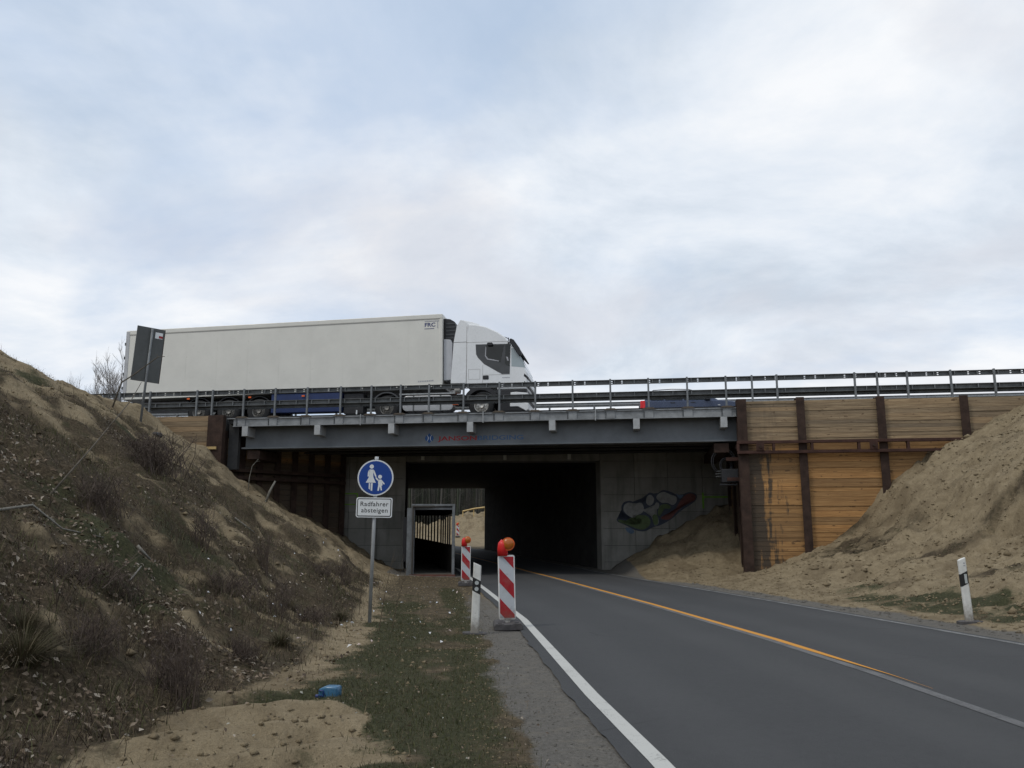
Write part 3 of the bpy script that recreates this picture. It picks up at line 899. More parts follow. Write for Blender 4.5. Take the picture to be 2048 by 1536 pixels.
# far guard rail on the opposite side of the carriageway
fgr = empty('median_guard_rail', (0, B0, 0), -TH)
tag(fgr, 'pale single beam guard rail behind the car on the far side of the carriageway', 'guard rail')
wbeam(7.16, 7.35, 'corrugated_beam', fgr, -30, 34, M['galv_light'], .66)
for k in range(32):
    u = -29.4 + 2 * k
    MB().box(u - .04, u + .04, 7.36, 7.44, 5.9, 7.2).build('post', M['galv'], fgr)

# ================================================================= SHORING WALL, right of the bridge
sw = empty('timber_shoring_wall', (0, B0, 0), -TH)
tag(sw, 'shoring wall of orange timber boards between rusty steel piles right of the bridge', 'retaining wall')
PILES = [8.02, 9.97, 12.56, 15.19, 17.9]
def hpile(u, v, z0, z1, w_=.26, d=.26, t_=.02, name='pile', parent=None, mat=None, rot=0):
    pr = [(-w_ / 2, -d / 2), (w_ / 2, -d / 2), (w_ / 2, -d / 2 + t_), (t_ / 2, -d / 2 + t_), (t_ / 2, d / 2 - t_), (w_ / 2, d / 2 - t_), (w_ / 2, d / 2), (-w_ / 2, d / 2), (-w_ / 2, d / 2 - t_), (-t_ / 2, d / 2 - t_), (-t_ / 2, -d / 2 + t_), (-w_ / 2, -d / 2 + t_)]
    if rot: pr = [(-b_, a) for a, b_ in pr]
    mb = MB().loft([[(u + a, v + b_, z) for a, b_ in pr] for z in (z0, z1)])
    return mb.build(name, mat or M['rust'], parent)
for i, u in enumerate(PILES):
    hpile(u, -.03, -.6, (6.07, 6.09, 6.06, 6.02, 6.0)[i], w_=(.32, .27, .27, .27, .27)[i], d=.34, parent=sw)
# planks: each board an object sharing a few meshes per bay
def ground_at(u, v):
    x, y = to_xy(u, v)
    return float(ground_h(np.array(x), np.array(y)))
for i in range(len(PILES) - 1):
    a, b_ = PILES[i] + (.02 if i else .05), PILES[i + 1] - .02
    z = -.2
    zmin = min(ground_at(a, .0), ground_at((a + b_) / 2, .0), ground_at(b_, .0)) - .25
    metas = {}
    while z < 5.93:
        h = random.choice((.12, .14, .16, .20))
        h = min(h, 6.0 - z)
        if z + h > zmin:
            if h not in metas:
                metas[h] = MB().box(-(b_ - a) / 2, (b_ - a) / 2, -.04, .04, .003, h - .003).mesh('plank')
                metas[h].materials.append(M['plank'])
            o = mesh_obj('plank', metas[h], None, sw)
            o.location = ((a + b_) / 2 + random.uniform(-.012, .012), -.01 + random.uniform(-.016, .010), z)
            o.rotation_euler = (0, random.uniform(-.0022, .0022), 0)
        z += h
MB().box(8.2, 17.9, .042, .058, -.3, 5.9).build('backing', M['bridge_dark'], sw)
# waler: twin channels with spacer plates and anchor heads
wl = MB()
wl.box(7.80, 15.6, -.36, -.205, 4.50, 4.60).box(7.80, 15.6, -.36, -.205, 4.16, 4.26)
waler = wl.build('waler', M['rust_red'], sw, bevel=.008)
for u in (7.83, 9.0, 10.25, 11.75, 13.3, 14.85):
    MB().box(u - .04, u + .04, -.35, -.21, 4.262, 4.498).build('spacer_plate', M['rust_red'], waler)
for u in (8.55, 12.2):
    pl = MB().box(u - .13, u + .13, -.385, -.362, 4.26, 4.50).build('anchor_plate', M['rust_red'], waler, bevel=.006)
    MB().tube([(u, -.46, 4.38), (u, -.37, 4.38)], .045, 6).build('anchor_nut', M['rust'], pl)
# return of the shoring under the right bridge end
rw = empty('return_shoring', (0, B0, 0), -TH)
tag(rw, 'narrow return of rusty piles and boards under the right bridge end', 'retaining wall')
for k, v in enumerate((1.5, 3.2, 4.9)):
    hpile(8.1, v, -.3, 4.4, parent=rw, rot=1)
for k in range(3):
    z = .0
    a, b_ = (.35, 1.5, 3.2)[k] + .02, (1.5, 3.2, 4.9)[k] - .02
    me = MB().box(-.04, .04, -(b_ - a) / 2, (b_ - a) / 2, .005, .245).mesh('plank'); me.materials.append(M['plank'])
    while z < 4.25:
        o = mesh_obj('plank', me, None, rw); o.location = (8.13 + random.uniform(-.01, .01), (a + b_) / 2, z)
        z += .25
for z in (3.3, 4.0):
    MB().box(7.5, 7.98, .45, .62, z, z + .12).build('bracket_beam', M['rust_red'], rw)
MB().box(7.84, 7.98, .3, 5.0, 4.4, 4.55).build('cap_beam', M['rust'], rw)

# hose coil hanging under the right end of the bridge
hc = empty('hose_coil', (0, B0, 0), -TH)
tag(hc, 'black hose coil with valve block hanging under the right bridge end', 'hose')
for k in range(4):
    rr_ = .42 - .06 * k
    MB().tube([(7.42 + rr_ * math.cos(a), .6 + .03 * k, 3.98 + rr_ * math.sin(a) * 1.1) for a in [2 * math.pi * q / 20 for q in range(14)]] if k < 2 else
              [(7.5 + rr_ * .7 * math.cos(a), .6 + .03 * k, 3.85 + rr_ * .9 * math.sin(a)) for a in [2 * math.pi * q / 20 for q in range(21)]], .022, 6).build('hose', M['black'], hc, smooth=True)
MB().box(7.32, 7.9, .5, .95, 3.25, 3.72).build('valve_block', M['black'], hc, bevel=.02)
MB().box(7.25, 7.85, .52, .9, 3.16, 3.20).build('drip_tray', M['black'], hc)
for z in (3.64, 3.55, 3.46):
    MB().tube([(7.12, .6, z), (7.34, .62, z + .02)], .015, 6).build('nozzle', M['galv_dark'], hc)

# ================================================================= SHORING left of the bridge
lw = empty('left_shoring_wall', (0, B0, 0), -TH)
tag(lw, 'dark shoring of steel piles and boards in the shade under the left bridge end', 'retaining wall')
# local path from bridge corner back to the portal
A_, B_ = Vector((-11.3, .45)), Vector(to_uv(-7.3, 35.6))
D_ = (B_ - A_); LEN = D_.length; D_ /= LEN
N_ = Vector((D_.y, -D_.x))
ang = math.atan2(D_.y, D_.x)
nb = 7
for k in range(nb + 1):
    p = A_ + D_ * LEN * k / nb
    o = MB().box(-.13, .13, -.13, -.11, 0, 5.2 if k < 6 else 4.9).box(-.13, .13, .09, .11, 0, 5.2 if k < 6 else 4.9).box(-.01, .01, -.11, .09, 0, 5.2 if k < 6 else 4.9).build('pile', M['rust'], lw)
    o.location = (p.x, p.y, .2); o.rotation_euler = (0, 0, ang)
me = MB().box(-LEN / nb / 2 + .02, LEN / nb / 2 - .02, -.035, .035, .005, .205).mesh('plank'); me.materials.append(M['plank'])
for k in range(nb):
    p = A_ + D_ * LEN * (k + .5) / nb
    z = .3
    while z < 4.95:
        if z + .3 > float(ground_h(*[np.array(q) for q in to_xy(p.x, p.y)])) - .3:
            o = mesh_obj('plank', me, None, lw)
            o.location = (p.x, p.y, z); o.rotation_euler = (0, 0, ang)
        z += .21
o = MB().box(0, LEN, -.34, -.14, 3.55, 3.68).box(0, LEN, -.34, -.14, 3.84, 3.96).build('waler', M['rust'], lw)
o.location = (A_.x, A_.y, 0); o.rotation_euler = (0, 0, ang)
# front stub beside the bridge: corner pile plus a few boards above the bank
st_ = empty('left_shoring_stub', (0, B0, 0), -TH)
tag(st_, 'short stretch of pale shoring boards left of the bridge corner pile', 'retaining wall')
MB().box(-11.62, -11.0, -.2, .04, 3.9, 5.92).build('corner_pile', M['rust'], st_, bevel=.01)
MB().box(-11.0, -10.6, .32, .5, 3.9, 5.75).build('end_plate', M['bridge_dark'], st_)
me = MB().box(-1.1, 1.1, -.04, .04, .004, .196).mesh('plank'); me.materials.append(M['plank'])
for k in range(7):
    o = mesh_obj('plank', me, None, st_); o.location = (-12.72, -.0, 4.52 + .2 * k)
MB().box(-11.95, -11.2, -.25, .1, 4.62, 4.72).build('ledge_board', M['fresh_wood'], st_)

# ================================================================= ARTICULATED TRUCK (local x forward, y across, z above road)
TV = 2.27
tr = empty('articulated_truck', (0, B0, MW), -TH)
tag(tr, 'white articulated refrigerated truck crossing the bridge to the right', 'truck')
def along(x, y=0, z=0): return (x, TV + y, z)
# trailer box, nose slightly high
tb = empty('trailer', (-16.86, TV, 1.18), 0, tr)
tb.rotation_euler = (0, -math.atan(.2 / 13.7), 0)
LT = 13.72
MB().box(0, LT, 0, 2.55, 0, 2.86).build('trailer_box', M['truck_white'], tb, bevel=.03)
MB().box(-.02, LT + .015, -.012, 2.562, 2.70, 2.885).build('roof_rail', M['truck_white'], tb, bevel=.02)
MB().box(.02, LT - .02, -.014, -.002, 2.675, 2.695).build('seam_strip', M['seam'], tb)
MB().box(.0, LT, -.02, 2.57, -.10, .02).build('base_rail', M['truck_white'], tb, bevel=.01)
MB().box(LT - .12, LT + .02, -.018, .1, -.05, 2.70).build('corner_post', M['truck_white'], tb, bevel=.03)
MB().box(-.05, .12, -.02, 2.57, -.1, 2.86).build('rear_frame', M['tank'], tb, bevel=.02)
for x, z in ((-.06, 2.3), (-.06, 1.7), (-.06, 1.0), (-.06, .4)):
    MB().box(x - .02, x + .03, -.03, .12, z - .06, z + .06).build('door_hinge', M['galv_dark'], tb)
for k in range(1, 10):
    MB().box(k * 1.37 - .004, k * 1.37 + .004, -.0035, -.001, .05, 2.66).build('panel_joint', M['truck_white'], tb)
text_obj('lettering', 'FRC', .16, M['navy'], tb, (LT - .73, -.004, 2.38), sx=1.15, bold=.006)
MB().box(LT - .73, LT - .33, -.005, -.002, 2.28, 2.305).build('small_print', M['navy'], tb)
MB().box(LT - .72, LT - .12, -.006, -.003, 2.585, 2.62).box(LT - .2, LT - .17, -.006, -.003, 2.3, 2.585).build('trim_mark', M['print_grey'], tb)
for k in range(9):
    MB().box(LT - .98 + .072 * k, LT - .98 + .072 * k + .05, -.005, -.002, .12 + .002 * k, .175 + .002 * k).build('logo_stroke', M['print_grey'], tb)
# refrigeration unit on the trailer nose
fr = MB().prism([(0, .9), (.42, .9), (.5, 1.1), (.52, 2.3), (.44, 2.6), (.25, 2.72), (0, 2.76)], .25, 2.3).build('refrigeration_unit', M['black'], tb, bevel=.03)
fr.location = (LT + .02, 0, 0)
o = MB().prism([(0, .0), (.36, .0), (.38, 1.5), (.30, 1.66), (.0, 1.7)], .12, 2.43).build('fridge_panel', M['fridge_white'], tb, bevel=.03); o.location = (LT + .022, 0, .72 - .55)
for z in (1.9, 2.05, 2.2, 2.35, 2.5):
    MB().box(LT + .1, LT + .5, .235, .245, z, z + .05).build('grille_bar', M['graphite'], fr, loc=(-LT - .02, 0, 0))
# trailer running gear
MB().box(-16.4, -2.4, TV + .7, TV + 1.85, .78, 1.08).build('chassis', M['chassis'], tr)
MB().box(-16.5, -13.9, TV + .03, TV + .06, .5, .95).build('side_guard', M['chassis'], tr)
MB().box(-10.28, -7.28, TV + .02, TV + .5, .38, 1.16).build('pallet_box', M['blue_box'], tr, bevel=.02)
MB().box(-10.3, -7.26, TV + .012, TV + .03, .72, .76).build('pallet_box_band', M['black'], tr)
MB().box(-7.2, -6.4, TV + .1, TV + .6, .3, 1.1).build('landing_gear', M['chassis'], tr)
MB().box(-5.75, -5.7, TV - .03, TV + .0, .16, .42).build('mud_flap_edge', M['sign_white'], tr, loc=(-.9, 0, 0))
for x in (-13.9, -11.2, -8.9):
    MB().box(x - .06, x + .06, TV - .025, TV + .0, 1.02, 1.08).build('side_marker', M['orange'], tr)
def wheel(x, y, r, parent, rimmat, name='wheel', wdt=.32):
    wh = empty(name, (x, y, r), 0, parent)
    prof = [(r * .56, 0), (r * .9, 0), (r * .985, .04), (r, .09), (r, wdt - .09), (r * .985, wdt - .04), (r * .9, wdt), (r * .56, wdt)]
    n = 36
    rings = [[(a * math.cos(2 * math.pi * k / n), b_, a * math.sin(2 * math.pi * k / n)) for k in range(n)] for a, b_ in prof]
    MB().loft(rings, False).build('tyre', M['rubber'], wh, smooth=True)
    prof = [(.001, .06), (r * .18, .03), (r * .22, .12), (r * .46, .14), (r * .52, .05), (r * .565, .03), (r * .565, .2), (.001, .2)]
    rings = [[(a * math.cos(2 * math.pi * k / n), b_, a * math.sin(2 * math.pi * k / n)) for k in range(n)] for a, b_ in prof]
    MB().loft(rings, False).build('rim', rimmat, wh)
    me = MB().tube([(0, .06, 0), (0, .14, 0)], r * .035, 6).mesh('wheel_nut'); me.materials.append(rimmat)
    for k in range(10 if r > .4 else 0):
        a = 2 * math.pi * k / 10
        o_ = mesh_obj('wheel_nut', me, None, wh); o_.location = (r * .34 * math.cos(a), 0, r * .34 * math.sin(a))
    return wh
for x in (-13.45, -12.14, -10.83):
    wheel(x, TV + .05, .50, tr, M['rim']); wheel(x, TV + 2.15, .50, tr, M['rim'])
wheel(-5.42, TV + .08, .51, tr, M['rim']); wheel(-5.42, TV + 2.1, .51, tr, M['rim'])
wheel(-1.57, TV + .06, .51, tr, M['rim_silver']); wheel(-1.57, TV + 2.1, .51, tr, M['rim_silver'])
def arch(x, r0, r1, y0, y1, a0, a1, parent, mat, name='mudguard', z=.51):
    n = 14
    A = [R(a0 + (a1 - a0) * k / n) for k in range(n + 1)]
    poly = [(x + r1 * math.cos(a), z + r1 * math.sin(a)) for a in A] + [(x + r0 * math.cos(a), z + r0 * math.sin(a)) for a in reversed(A)]
    return MB().prism(poly, y0, y1).build(name, mat, parent)
arch(-5.42, .58, .63, TV + .04, TV + .5, 10, 170, tr, M['graphite'])
for x in (-13.45, -12.14, -10.83):
    arch(x, .56, .59, TV + .06, TV + .5, 25, 155, tr, M['chassis'])
# tank
MB().prism(rbox(-4.75, -2.7, .33, .95, .18), TV + .03, TV + .65).build('fuel_tank', M['tank'], tr, bevel=.02)
for x in (-4.3, -3.2): MB().prism(rbox(x - .03, x + .03, .32, .96, .02), TV + .022, TV + .66).build('tank_strap', M['galv_dark'], tr)
MB().box(-4.9, -2.6, TV + .06, TV + .3, 1.00, 1.05).build('catwalk_edge', M['galv_light'], tr)
MB().tube([(-2.62, TV + .1, 1.15), (-2.42, TV + .1, 1.15)], .16, 14).build('air_tank', M['rim_silver'], tr)
# tractor cab
cab = empty('cab', (0, TV, 0), 0, tr)
prof = [(-2.20, 1.30), (-.98, 1.30), (-.92, 1.10), (.24, 1.10), (.29, 1.40), (.27, 1.75), (.18, 1.95), (.06, 2.25), (-.14, 2.62), (-.34, 2.86), (-.62, 3.22), (-.95, 3.46), (-1.4, 3.68), (-1.85, 3.80), (-2.20, 3.82)]
def shrink(pr, k, cx_=-1.0, cz_=2.4):
    return [(cx_ + (x - cx_) * k, cz_ + (z - cz_) * k) for x, z in pr]
rings = [[(x, y, z) for x, z in shrink(prof, k)] for k, y in ((.955, .0), (.985, .025), (1, .10), (1.008, .6), (1.01, 1.25), (1.008, 1.9), (1, 2.40), (.985, 2.475), (.955, 2.5))]
MB().loft(rings).build('cab_body', M['cab_white'], cab, bevel=.015)
# side air deflector behind the cab and roof fairing
MB().prism([(-2.80, 1.40), (-2.18, 1.40), (-2.16, 3.05), (-2.70, 3.05)], .0, .06).build('side_deflector', M['cab_white'], cab, bevel=.012)
MB().prism([(-2.70, 3.065), (-2.16, 3.065), (-2.08, 3.78), (-2.3, 3.96), (-2.44, 3.98), (-2.58, 3.72)], .0, .07).build('upper_deflector', M['cab_white'], cab, bevel=.012)
MB().prism([(-2.58, 3.72), (-1.7, 3.70), (-1.72, 3.86), (-2.05, 3.97), (-2.44, 4.06)], .30, 2.2).build('roof_fairing', M['cab_white'], cab, bevel=.03)
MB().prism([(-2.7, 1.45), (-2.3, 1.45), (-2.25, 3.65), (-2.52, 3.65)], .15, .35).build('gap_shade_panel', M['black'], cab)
MB().box(-2.80, -.98, -.004, .2, 1.27, 1.385).build('cab_sill', M['graphite'], cab)
# window area
sidewin = [(-.74, 1.72), (-.43, 1.72), (-.40, 2.93), (-1.80, 2.95), (-1.78, 2.55), (-1.70, 2.40), (-1.45, 2.14)]
ws_ = MB().prism(sidewin, -.006, .03).build('window_surround', M['graphite'], cab)
MB().prism([(-.80, 2.2), (-.66, 2.9), (-1.38, 2.9), (-1.42, 2.45), (-1.35, 2.32)], -.012, -.007).build('side_window', M['glass'], ws_)
MB().prism([(-.62, 2.12), (-.44, 2.02), (-.42, 2.9), (-.6, 2.9)], -.012, -.007).build('quarter_window', M['glass'], ws_)
MB().prism([(-1.40, 2.84), (-1.37, 2.84), (-1.38, 2.48), (-1.30, 2.36), (-1.05, 2.31), (-.86, 2.26), (-.86, 2.23), (-1.08, 2.27), (-1.33, 2.32), (-1.42, 2.46)], -.0145, -.0125).build('reflection_strip', M['print_grey'], ws_)  # curved reflection in the side window, modelled as a pale strip
MB().prism([(-.58, 2.42), (-.50, 2.40), (-.47, 2.24), (-.53, 2.26)], -.0145, -.0125).build('mirror_glint', M['print_grey'], ws_)
MB().prism([(-.37, 2.74), (-.27, 2.76), (-.06, 2.46), (.09, 2.16), (.165, 1.96), (-.36, 2.02)], -.003, .5).build('windscreen_corner', M['windscreen'], cab)
# windscreen: slab over the front slope
wsx = [(.175, 2.0), (.07, 2.27), (-.13, 2.645), (-.30, 2.83), (-.36, 2.80), (-.20, 2.6), (0, 2.24), (.09, 2.0)]
MB().prism(wsx, .06, 2.44).build('windscreen', M['windscreen'], cab, bevel=.01)
MB().prism([(-.36, 2.86), (-.30, 2.99), (-.08, 2.80), (.03, 2.60), (-.02, 2.58), (-.16, 2.74)], .05, 2.45).build('sun_visor', M['black'], cab, bevel=.01)
mi = MB().prism([(-.42, 3.06), (-.36, 3.10), (-.24, 3.04), (-.02, 2.72), (.06, 2.50), (.04, 2.40), (-.04, 2.40), (-.12, 2.52), (-.30, 2.80), (-.40, 2.92)], -.24, -.06).build('mirror', M['black'], cab, bevel=.02)
MB().tube([(-.50, .0, 2.97), (-.30, -.12, 2.97)], .03, 6).build('mirror_arm', M['black'], mi)
MB().prism(rbox(-1.32, -1.10, 2.86, 2.98, .04), -.14, .0).build('blind_spot_mirror', M['black'], cab, bevel=.01)
MB().prism(rbox(-1.50, -1.27, 1.52, 1.68, .03), -.012, .02).build('door_handle', M['black'], cab)
# shut lines and storage flap
def sline(x0, x1, z0, z1, nm='shut_line'):
    return MB().box(x0, x1, -.003, .02, z0, z1).build(nm, M['seam'], cab)
sline(-2.172, -2.158, 1.4, 3.7); sline(-1.515, -1.503, 1.36, 2.1); sline(-1.5, -.42, 1.695, 1.707); sline(-2.15, -.4, 3.03, 3.045)
for a in ((-2.08, -1.62, 1.94, 1.95), (-2.08, -1.62, 1.54, 1.55), (-2.085, -2.075, 1.54, 1.95), (-1.625, -1.615, 1.54, 1.95)): sline(*a, nm='flap_line')
for k in range(6): MB().box(-.72 + .05 * k, -.685 + .05 * k, -.004, .02, 1.56, 1.6).build('badge_stroke', M['print_grey'], cab)
# lower front: wheel arch, bumper, step, lights
arch(-1.57, .56, .72, .0, .5, 0, 180, cab, M['black'], 'wheel_arch', .56)
MB().prism([(-.92, .25), (.10, .25), (.2, .35), (.24, 1.10), (-.92, 1.10), (-.86, .7)], .02, 2.48).build('front_skirt', M['black'], cab, bevel=.02)
MB().prism([(-.42, .42), (-.10, .42), (.22, .24), (.30, .3), (.31, .55), (-.1, .60), (-.42, .60)], -.01, 2.51).build('lower_bumper', M['cab_white'], cab, bevel=.02)
MB().prism([(-.40, .86), (.25, .80), (.29, .95), (-.20, 1.0), (-.40, .98)], -.01, 2.51).build('upper_bumper', M['cab_white'], cab, bevel=.015)
for z in (1.62, 1.32): MB().prism([(.12, z), (.30, z - .14), (.31, z - .05), (.15, z + .10)], -.004, 2.50).build('grille_bar', M['black'], cab)
MB().box(-2.72, -2.5, .02, .2, .55, .62).build('marker_lamp', M['orange'], cab)
MB().tube([(-.98, .9, 3.52), (-.62, .9, 3.36)], .018, 6).tube([(-.98, .9, 3.44), (-.98, .9, 3.55)], .014, 5).tube([(-.62, .9, 3.25), (-.62, .9, 3.40)], .02, 5).build('antenna_horn', M['black'], cab)

# ================================================================= ESTATE CAR
car = empty('estate_car', (*to_xy(4.63, 5.34), MW + .02), -TH)
tag(car, 'dark blue estate car with roof rails behind the guard rail', 'car')
low = [(.02, .42), (.0, .62), (.04, .98), (.5, 1.0), (2.6, .98), (3.15, .98), (3.75, .92), (4.2, .80), (4.4, .62), (4.43, .35), (4.3, .24), (.15, .24)]
rings = [[(2.2 + (x - 2.2) * kx, y, .6 + (z - .6) * kz) for x, z in low] for kx, kz, y in ((.965, .92, 0), (.995, 1, .07), (1.01, 1, .87), (.995, 1, 1.67), (.965, .92, 1.74))]
MB().loft(rings).build('body', M['car_blue'], car, smooth=False, bevel=.02)
top = [(.12, .97), (.42, 1.36), (.75, 1.42), (1.6, 1.445), (2.25, 1.41), (2.55, 1.30), (3.2, .965)]
rings = [[(1.6 + (x - 1.6) * k, y, z) for x, z in top] for k, y in ((.96, .06), (.965, .12))]
rings = [[(x, .08 + .20 * max(0, (z - .97)) / .47, z) for x, z in top], [(x, .14 + .20 * max(0, (z - .97)) / .47, z + .012) for x, z in top], [(x, 1.60 - .20 * max(0, (z - .97)) / .47, z + .012) for x, z in top], [(x, 1.66 - .20 * max(0, (z - .97)) / .47, z) for x, z in top]]
MB().loft(rings).build('greenhouse', M['car_blue'], car, bevel=.012)
def cwin(pl, nm='side_window'):
    MB().loft([[(x, .062 + d + .20 * max(0, (z - .97)) / .47, z) for x, z in pl] for d in (0, .02)]).build(nm, M['glass'], car)
cwin([(.42, 1.03), (.95, 1.02), (.95, 1.36), (.56, 1.34)]); cwin([(1.02, 1.02), (1.72, 1.01), (1.72, 1.385), (1.02, 1.37)]); cwin([(1.8, 1.01), (2.85, 1.0), (2.45, 1.27), (2.2, 1.36), (1.8, 1.385)])
MB().prism([(2.62, 1.29), (3.22, .985), (3.18, .975), (2.6, 1.26)], .2, 1.54).build('windscreen', M['windscreen'], car)
for y in (.26, 1.44):
    MB().tube([(.42, y, 1.40), (.55, y, 1.47), (1.3, y, 1.50), (2.0, y, 1.475), (2.2, y, 1.42)], .018, 6).build('roof_rail', M['car_dark'], car)
for y in (.0, 1.5):
    MB().prism(rbox(-.012, .19, .66, 1.0, .03), y - .008 if y == 0 else y + .02, y + .22 if y == 0 else y + .25).build('tail_lamp', M['tail_red'], car, bevel=.015)
for x in (.86, 3.62):
    arch(x, .30, .36, -.012, .1, -5, 185, car, M['car_dark'], 'wheel_arch', .31)
    for y in (.01, 1.53): wheel(x, y, .31, car, M['rim'], wdt=.2)
for x in (1.32, 2.15): MB().box(x - .09, x + .09, -.02, .02, .87, .90).build('door_handle', M['car_dark'], car)
MB().prism(rbox(2.62, 2.85, .96, 1.10, .05), -.16, .04).build('door_mirror', M['car_dark'], car, bevel=.02)
MB().box(3.14, 3.24, -.014, .02, .74, .765).build('side_repeater', M['sign_white'], car)
MB().box(.4, 3.9, -.012, .02, .52, .57).build('rub_strip', M['car_dark'], car)

# ================================================================= COVERED WALKWAY
PATH = [(-2.09, 30.5), (-2.55, 33.4), (-3.05, 36.2), (-4.05, 40.3), (-5.45, 45.7), (-7.0, 51.2), (-8.6, 57.0)]
def path_at(d):
    for (x0, y0), (x1, y1) in zip(PATH[:-1], PATH[1:]):
        l = math.hypot(x1 - x0, y1 - y0)
        if d <= l: return Vector((x0 + (x1 - x0) * d / l, y0 + (y1 - y0) * d / l)), Vector(((x1 - x0) / l, (y1 - y0) / l))
        d -= l
    return Vector(PATH[-1]), Vector(((x1 - x0) / l, (y1 - y0) / l))
PLEN = sum(math.hypot(b_[0] - a[0], b_[1] - a[1]) for a, b_ in zip(PATH[:-1], PATH[1:]))
wk = empty('covered_walkway', (-2.86, 30.5, 0))
tag(wk, 'covered pedestrian walkway with a grey steel door frame beside the road', 'walkway')
OX, OY = -2.86, 30.5
def wsec(d, off, z):
    p, t_ = path_at(d)
    n_ = Vector((-t_.y, t_.x))
    if d < .01: n_ = Vector((-1, 0))
    q = p + n_ * off
    return (q.x - OX, q.y - OY, z + float(road_z(q.y)))
WW = 1.46
def wstrip(name, offs, mat, d0=0.0):
    ds = np.linspace(d0, PLEN, 24)
    MB().loft([[wsec(d, o_, z) for o_, z in offs] for d in ds]).build(name, mat, wk)
wstrip('roof', [(-.06, 2.44), (WW + .06, 2.44), (WW + .06, 2.5), (-.06, 2.5)], M['ply'], .06)
wstrip('floor', [(-.02, .02), (WW, .02), (WW, .08), (-.02, .08)], M['walk_floor'], .0)
wstrip('left_wall', [(WW, .08), (WW + .06, .08), (WW + .06, 2.438), (WW, 2.438)], M['ply'], .1)
wstrip('parapet', [(-.04, .08), (.02, .08), (.02, 1.10), (-.04, 1.10)], M['ply'], .1)
wstrip('header', [(-.04, 2.25), (.02, 2.25), (.02, 2.438), (-.04, 2.438)], M['ply'], .1)
d = 2.0
while d < PLEN:
    a = wsec(d, 0, 0)
    p, t_ = path_at(d)
    o = MB().box(-.06, .06, -.025, .025, 1.101, 2.249).build('slat', M['slat'], wk)
    o.location = a; o.rotation_euler = (0, 0, math.atan2(t_.y, t_.x))
    d += .95
# steel door frame
fm = M['galv_light']
MB().box(-.79, -.67, -.06, .06, .0, 2.56).build('frame_post', M['galv'], wk, bevel=.008)
MB().box(.69, .79, -.06, .06, .0, 2.56).build('frame_post', M['galv'], wk, bevel=.008)
MB().box(-.669, .689, -.055, .055, 2.48, 2.56).build('frame_head', M['galv'], wk, bevel=.008)
MB().box(-.66, .68, .0, .08, 2.36, 2.43).build('head_rail', M['galv'], wk)
MB().box(-.82, .82, -.10, .10, -.02, .06).build('sill', M['sill'], wk)
MB().box(-.95, -.80, -.02, .02, .0, 2.42).build('wing_plate', M['galv'], wk)
MB().box(-1.12, -.97, .3, .36, .5, 2.1).build('loose_panel', M['black'], wk)

# ================================================================= SMALL STREET FURNITURE
def clip_poly(poly, f):
    o = []
    for i in range(len(poly)):
        a, b_ = poly[i], poly[(i + 1) % len(poly)]
        fa, fb = f(a), f(b_)
        if fa >= 0: o.append(a)
        if (fa >= 0) != (fb >= 0):
            s_ = fa / (fa - fb)
            o.append((a[0] + (b_[0] - a[0]) * s_, a[1] + (b_[1] - a[1]) * s_))
    return o
def gz(x, y): return float(ground_h(np.array(float(x)), np.array(float(y))))

def make_beacon(loc, rz, label, lamp=True, tilt=0.0, base=True):
    o = empty('warning_beacon', loc, rz)
    o.rotation_euler = (0, tilt, rz)
    tag(o, label, 'warning beacon', 'striped warning beacons along the road')
    hw, z0, z1 = .135, .13, 1.135
    MB().prism(rbox(-hw, hw, z0, z1, .035), -.03, .03).build('board', M['beacon_rim'], o, bevel=.006)
    MB().prism(rbox(-.115, .115, z0 + .03, z1 - .025, .01, 2), -.0335, -.0305).build('white_foil', M['beacon_white'], o)
    rect = [(-.115, z0 + .03), (.115, z0 + .03), (.115, z1 - .025), (-.115, z1 - .025)]
    for c_ in (1.135, .665, .195):
        f1 = clip_poly(rect, lambda q: (c_ - 1.1 * q[0]) - (q[1] - .03) + .115)
        f1 = clip_poly(f1, lambda q: (q[1] - .03) - (c_ - 1.1 * q[0]) + .115)
        if len(f1) > 2: MB().prism(f1, -.0365, -.0338).build('red_stripe', M['beacon_red'], o)
    MB().box(-.01, .03, -.0345, -.034, .83, .842).build('print', M['print_grey'], o)
    MB().prism([(-.05, z0 - .0), (.05, z0), (.02, z0 - .06), (-.02, z0 - .06)], -.02, .02).build('foot_spike', M['beacon_rim'], o)
    if base:
        pr = [(-.40, 0), (.40, 0), (.40, .07), (.35, .105), (.13, .105), (.11, .09), (-.11, .09), (-.13, .105), (-.35, .105), (-.40, .07)]
        bs = MB().prism([(x * .55, z) for x, z in pr], -.36, .36).build('base', M['base_grey'], o, bevel=.012)
        for x in (-.13, .13): MB().box(x - .03, x + .03, -.30, -.22, .1055, .112).build('grip_recess', M['black'], bs)
    if lamp:
        lp = MB().tube([(-.055, 0, z1 - .01), (-.055, 0, z1 + .11), (-.045, 0, z1 + .16), (-.01, -.0, z1 + .2)], [.085, .085, .088, .08], 14).build('lamp_housing', M['lamp_red'], o, smooth=True)
        n = 26
        prf = [(.001, -.075), (.05, -.072), (.085, -.055), (.098, -.025), (.098, .03), (.085, .05), (.001, .055)]
        rings = [[(a * math.cos(2 * math.pi * k / n), b_, a * math.sin(2 * math.pi * k / n)) for k in range(n)] for a, b_ in prf]
        le = MB().loft(rings, False).build('amber_lens', M['amber'], lp, smooth=True, loc=(.035, -.02, z1 + .175))
        MB().ring((0, 0), .088, .104, -.045, .02).build('lens_ring', M['orange'], le)
    return o
make_beacon((-.07, 13.62, gz(-.07, 13.62) + .01), R(3), 'nearest red and white striped warning beacon with amber lamp on grey base', tilt=R(-1.3))
make_beacon((-1.36, 24.9, gz(-1.36, 24.9) + .01), R(4), 'second striped warning beacon with amber lamp, half hidden behind the marker post', tilt=R(.4))
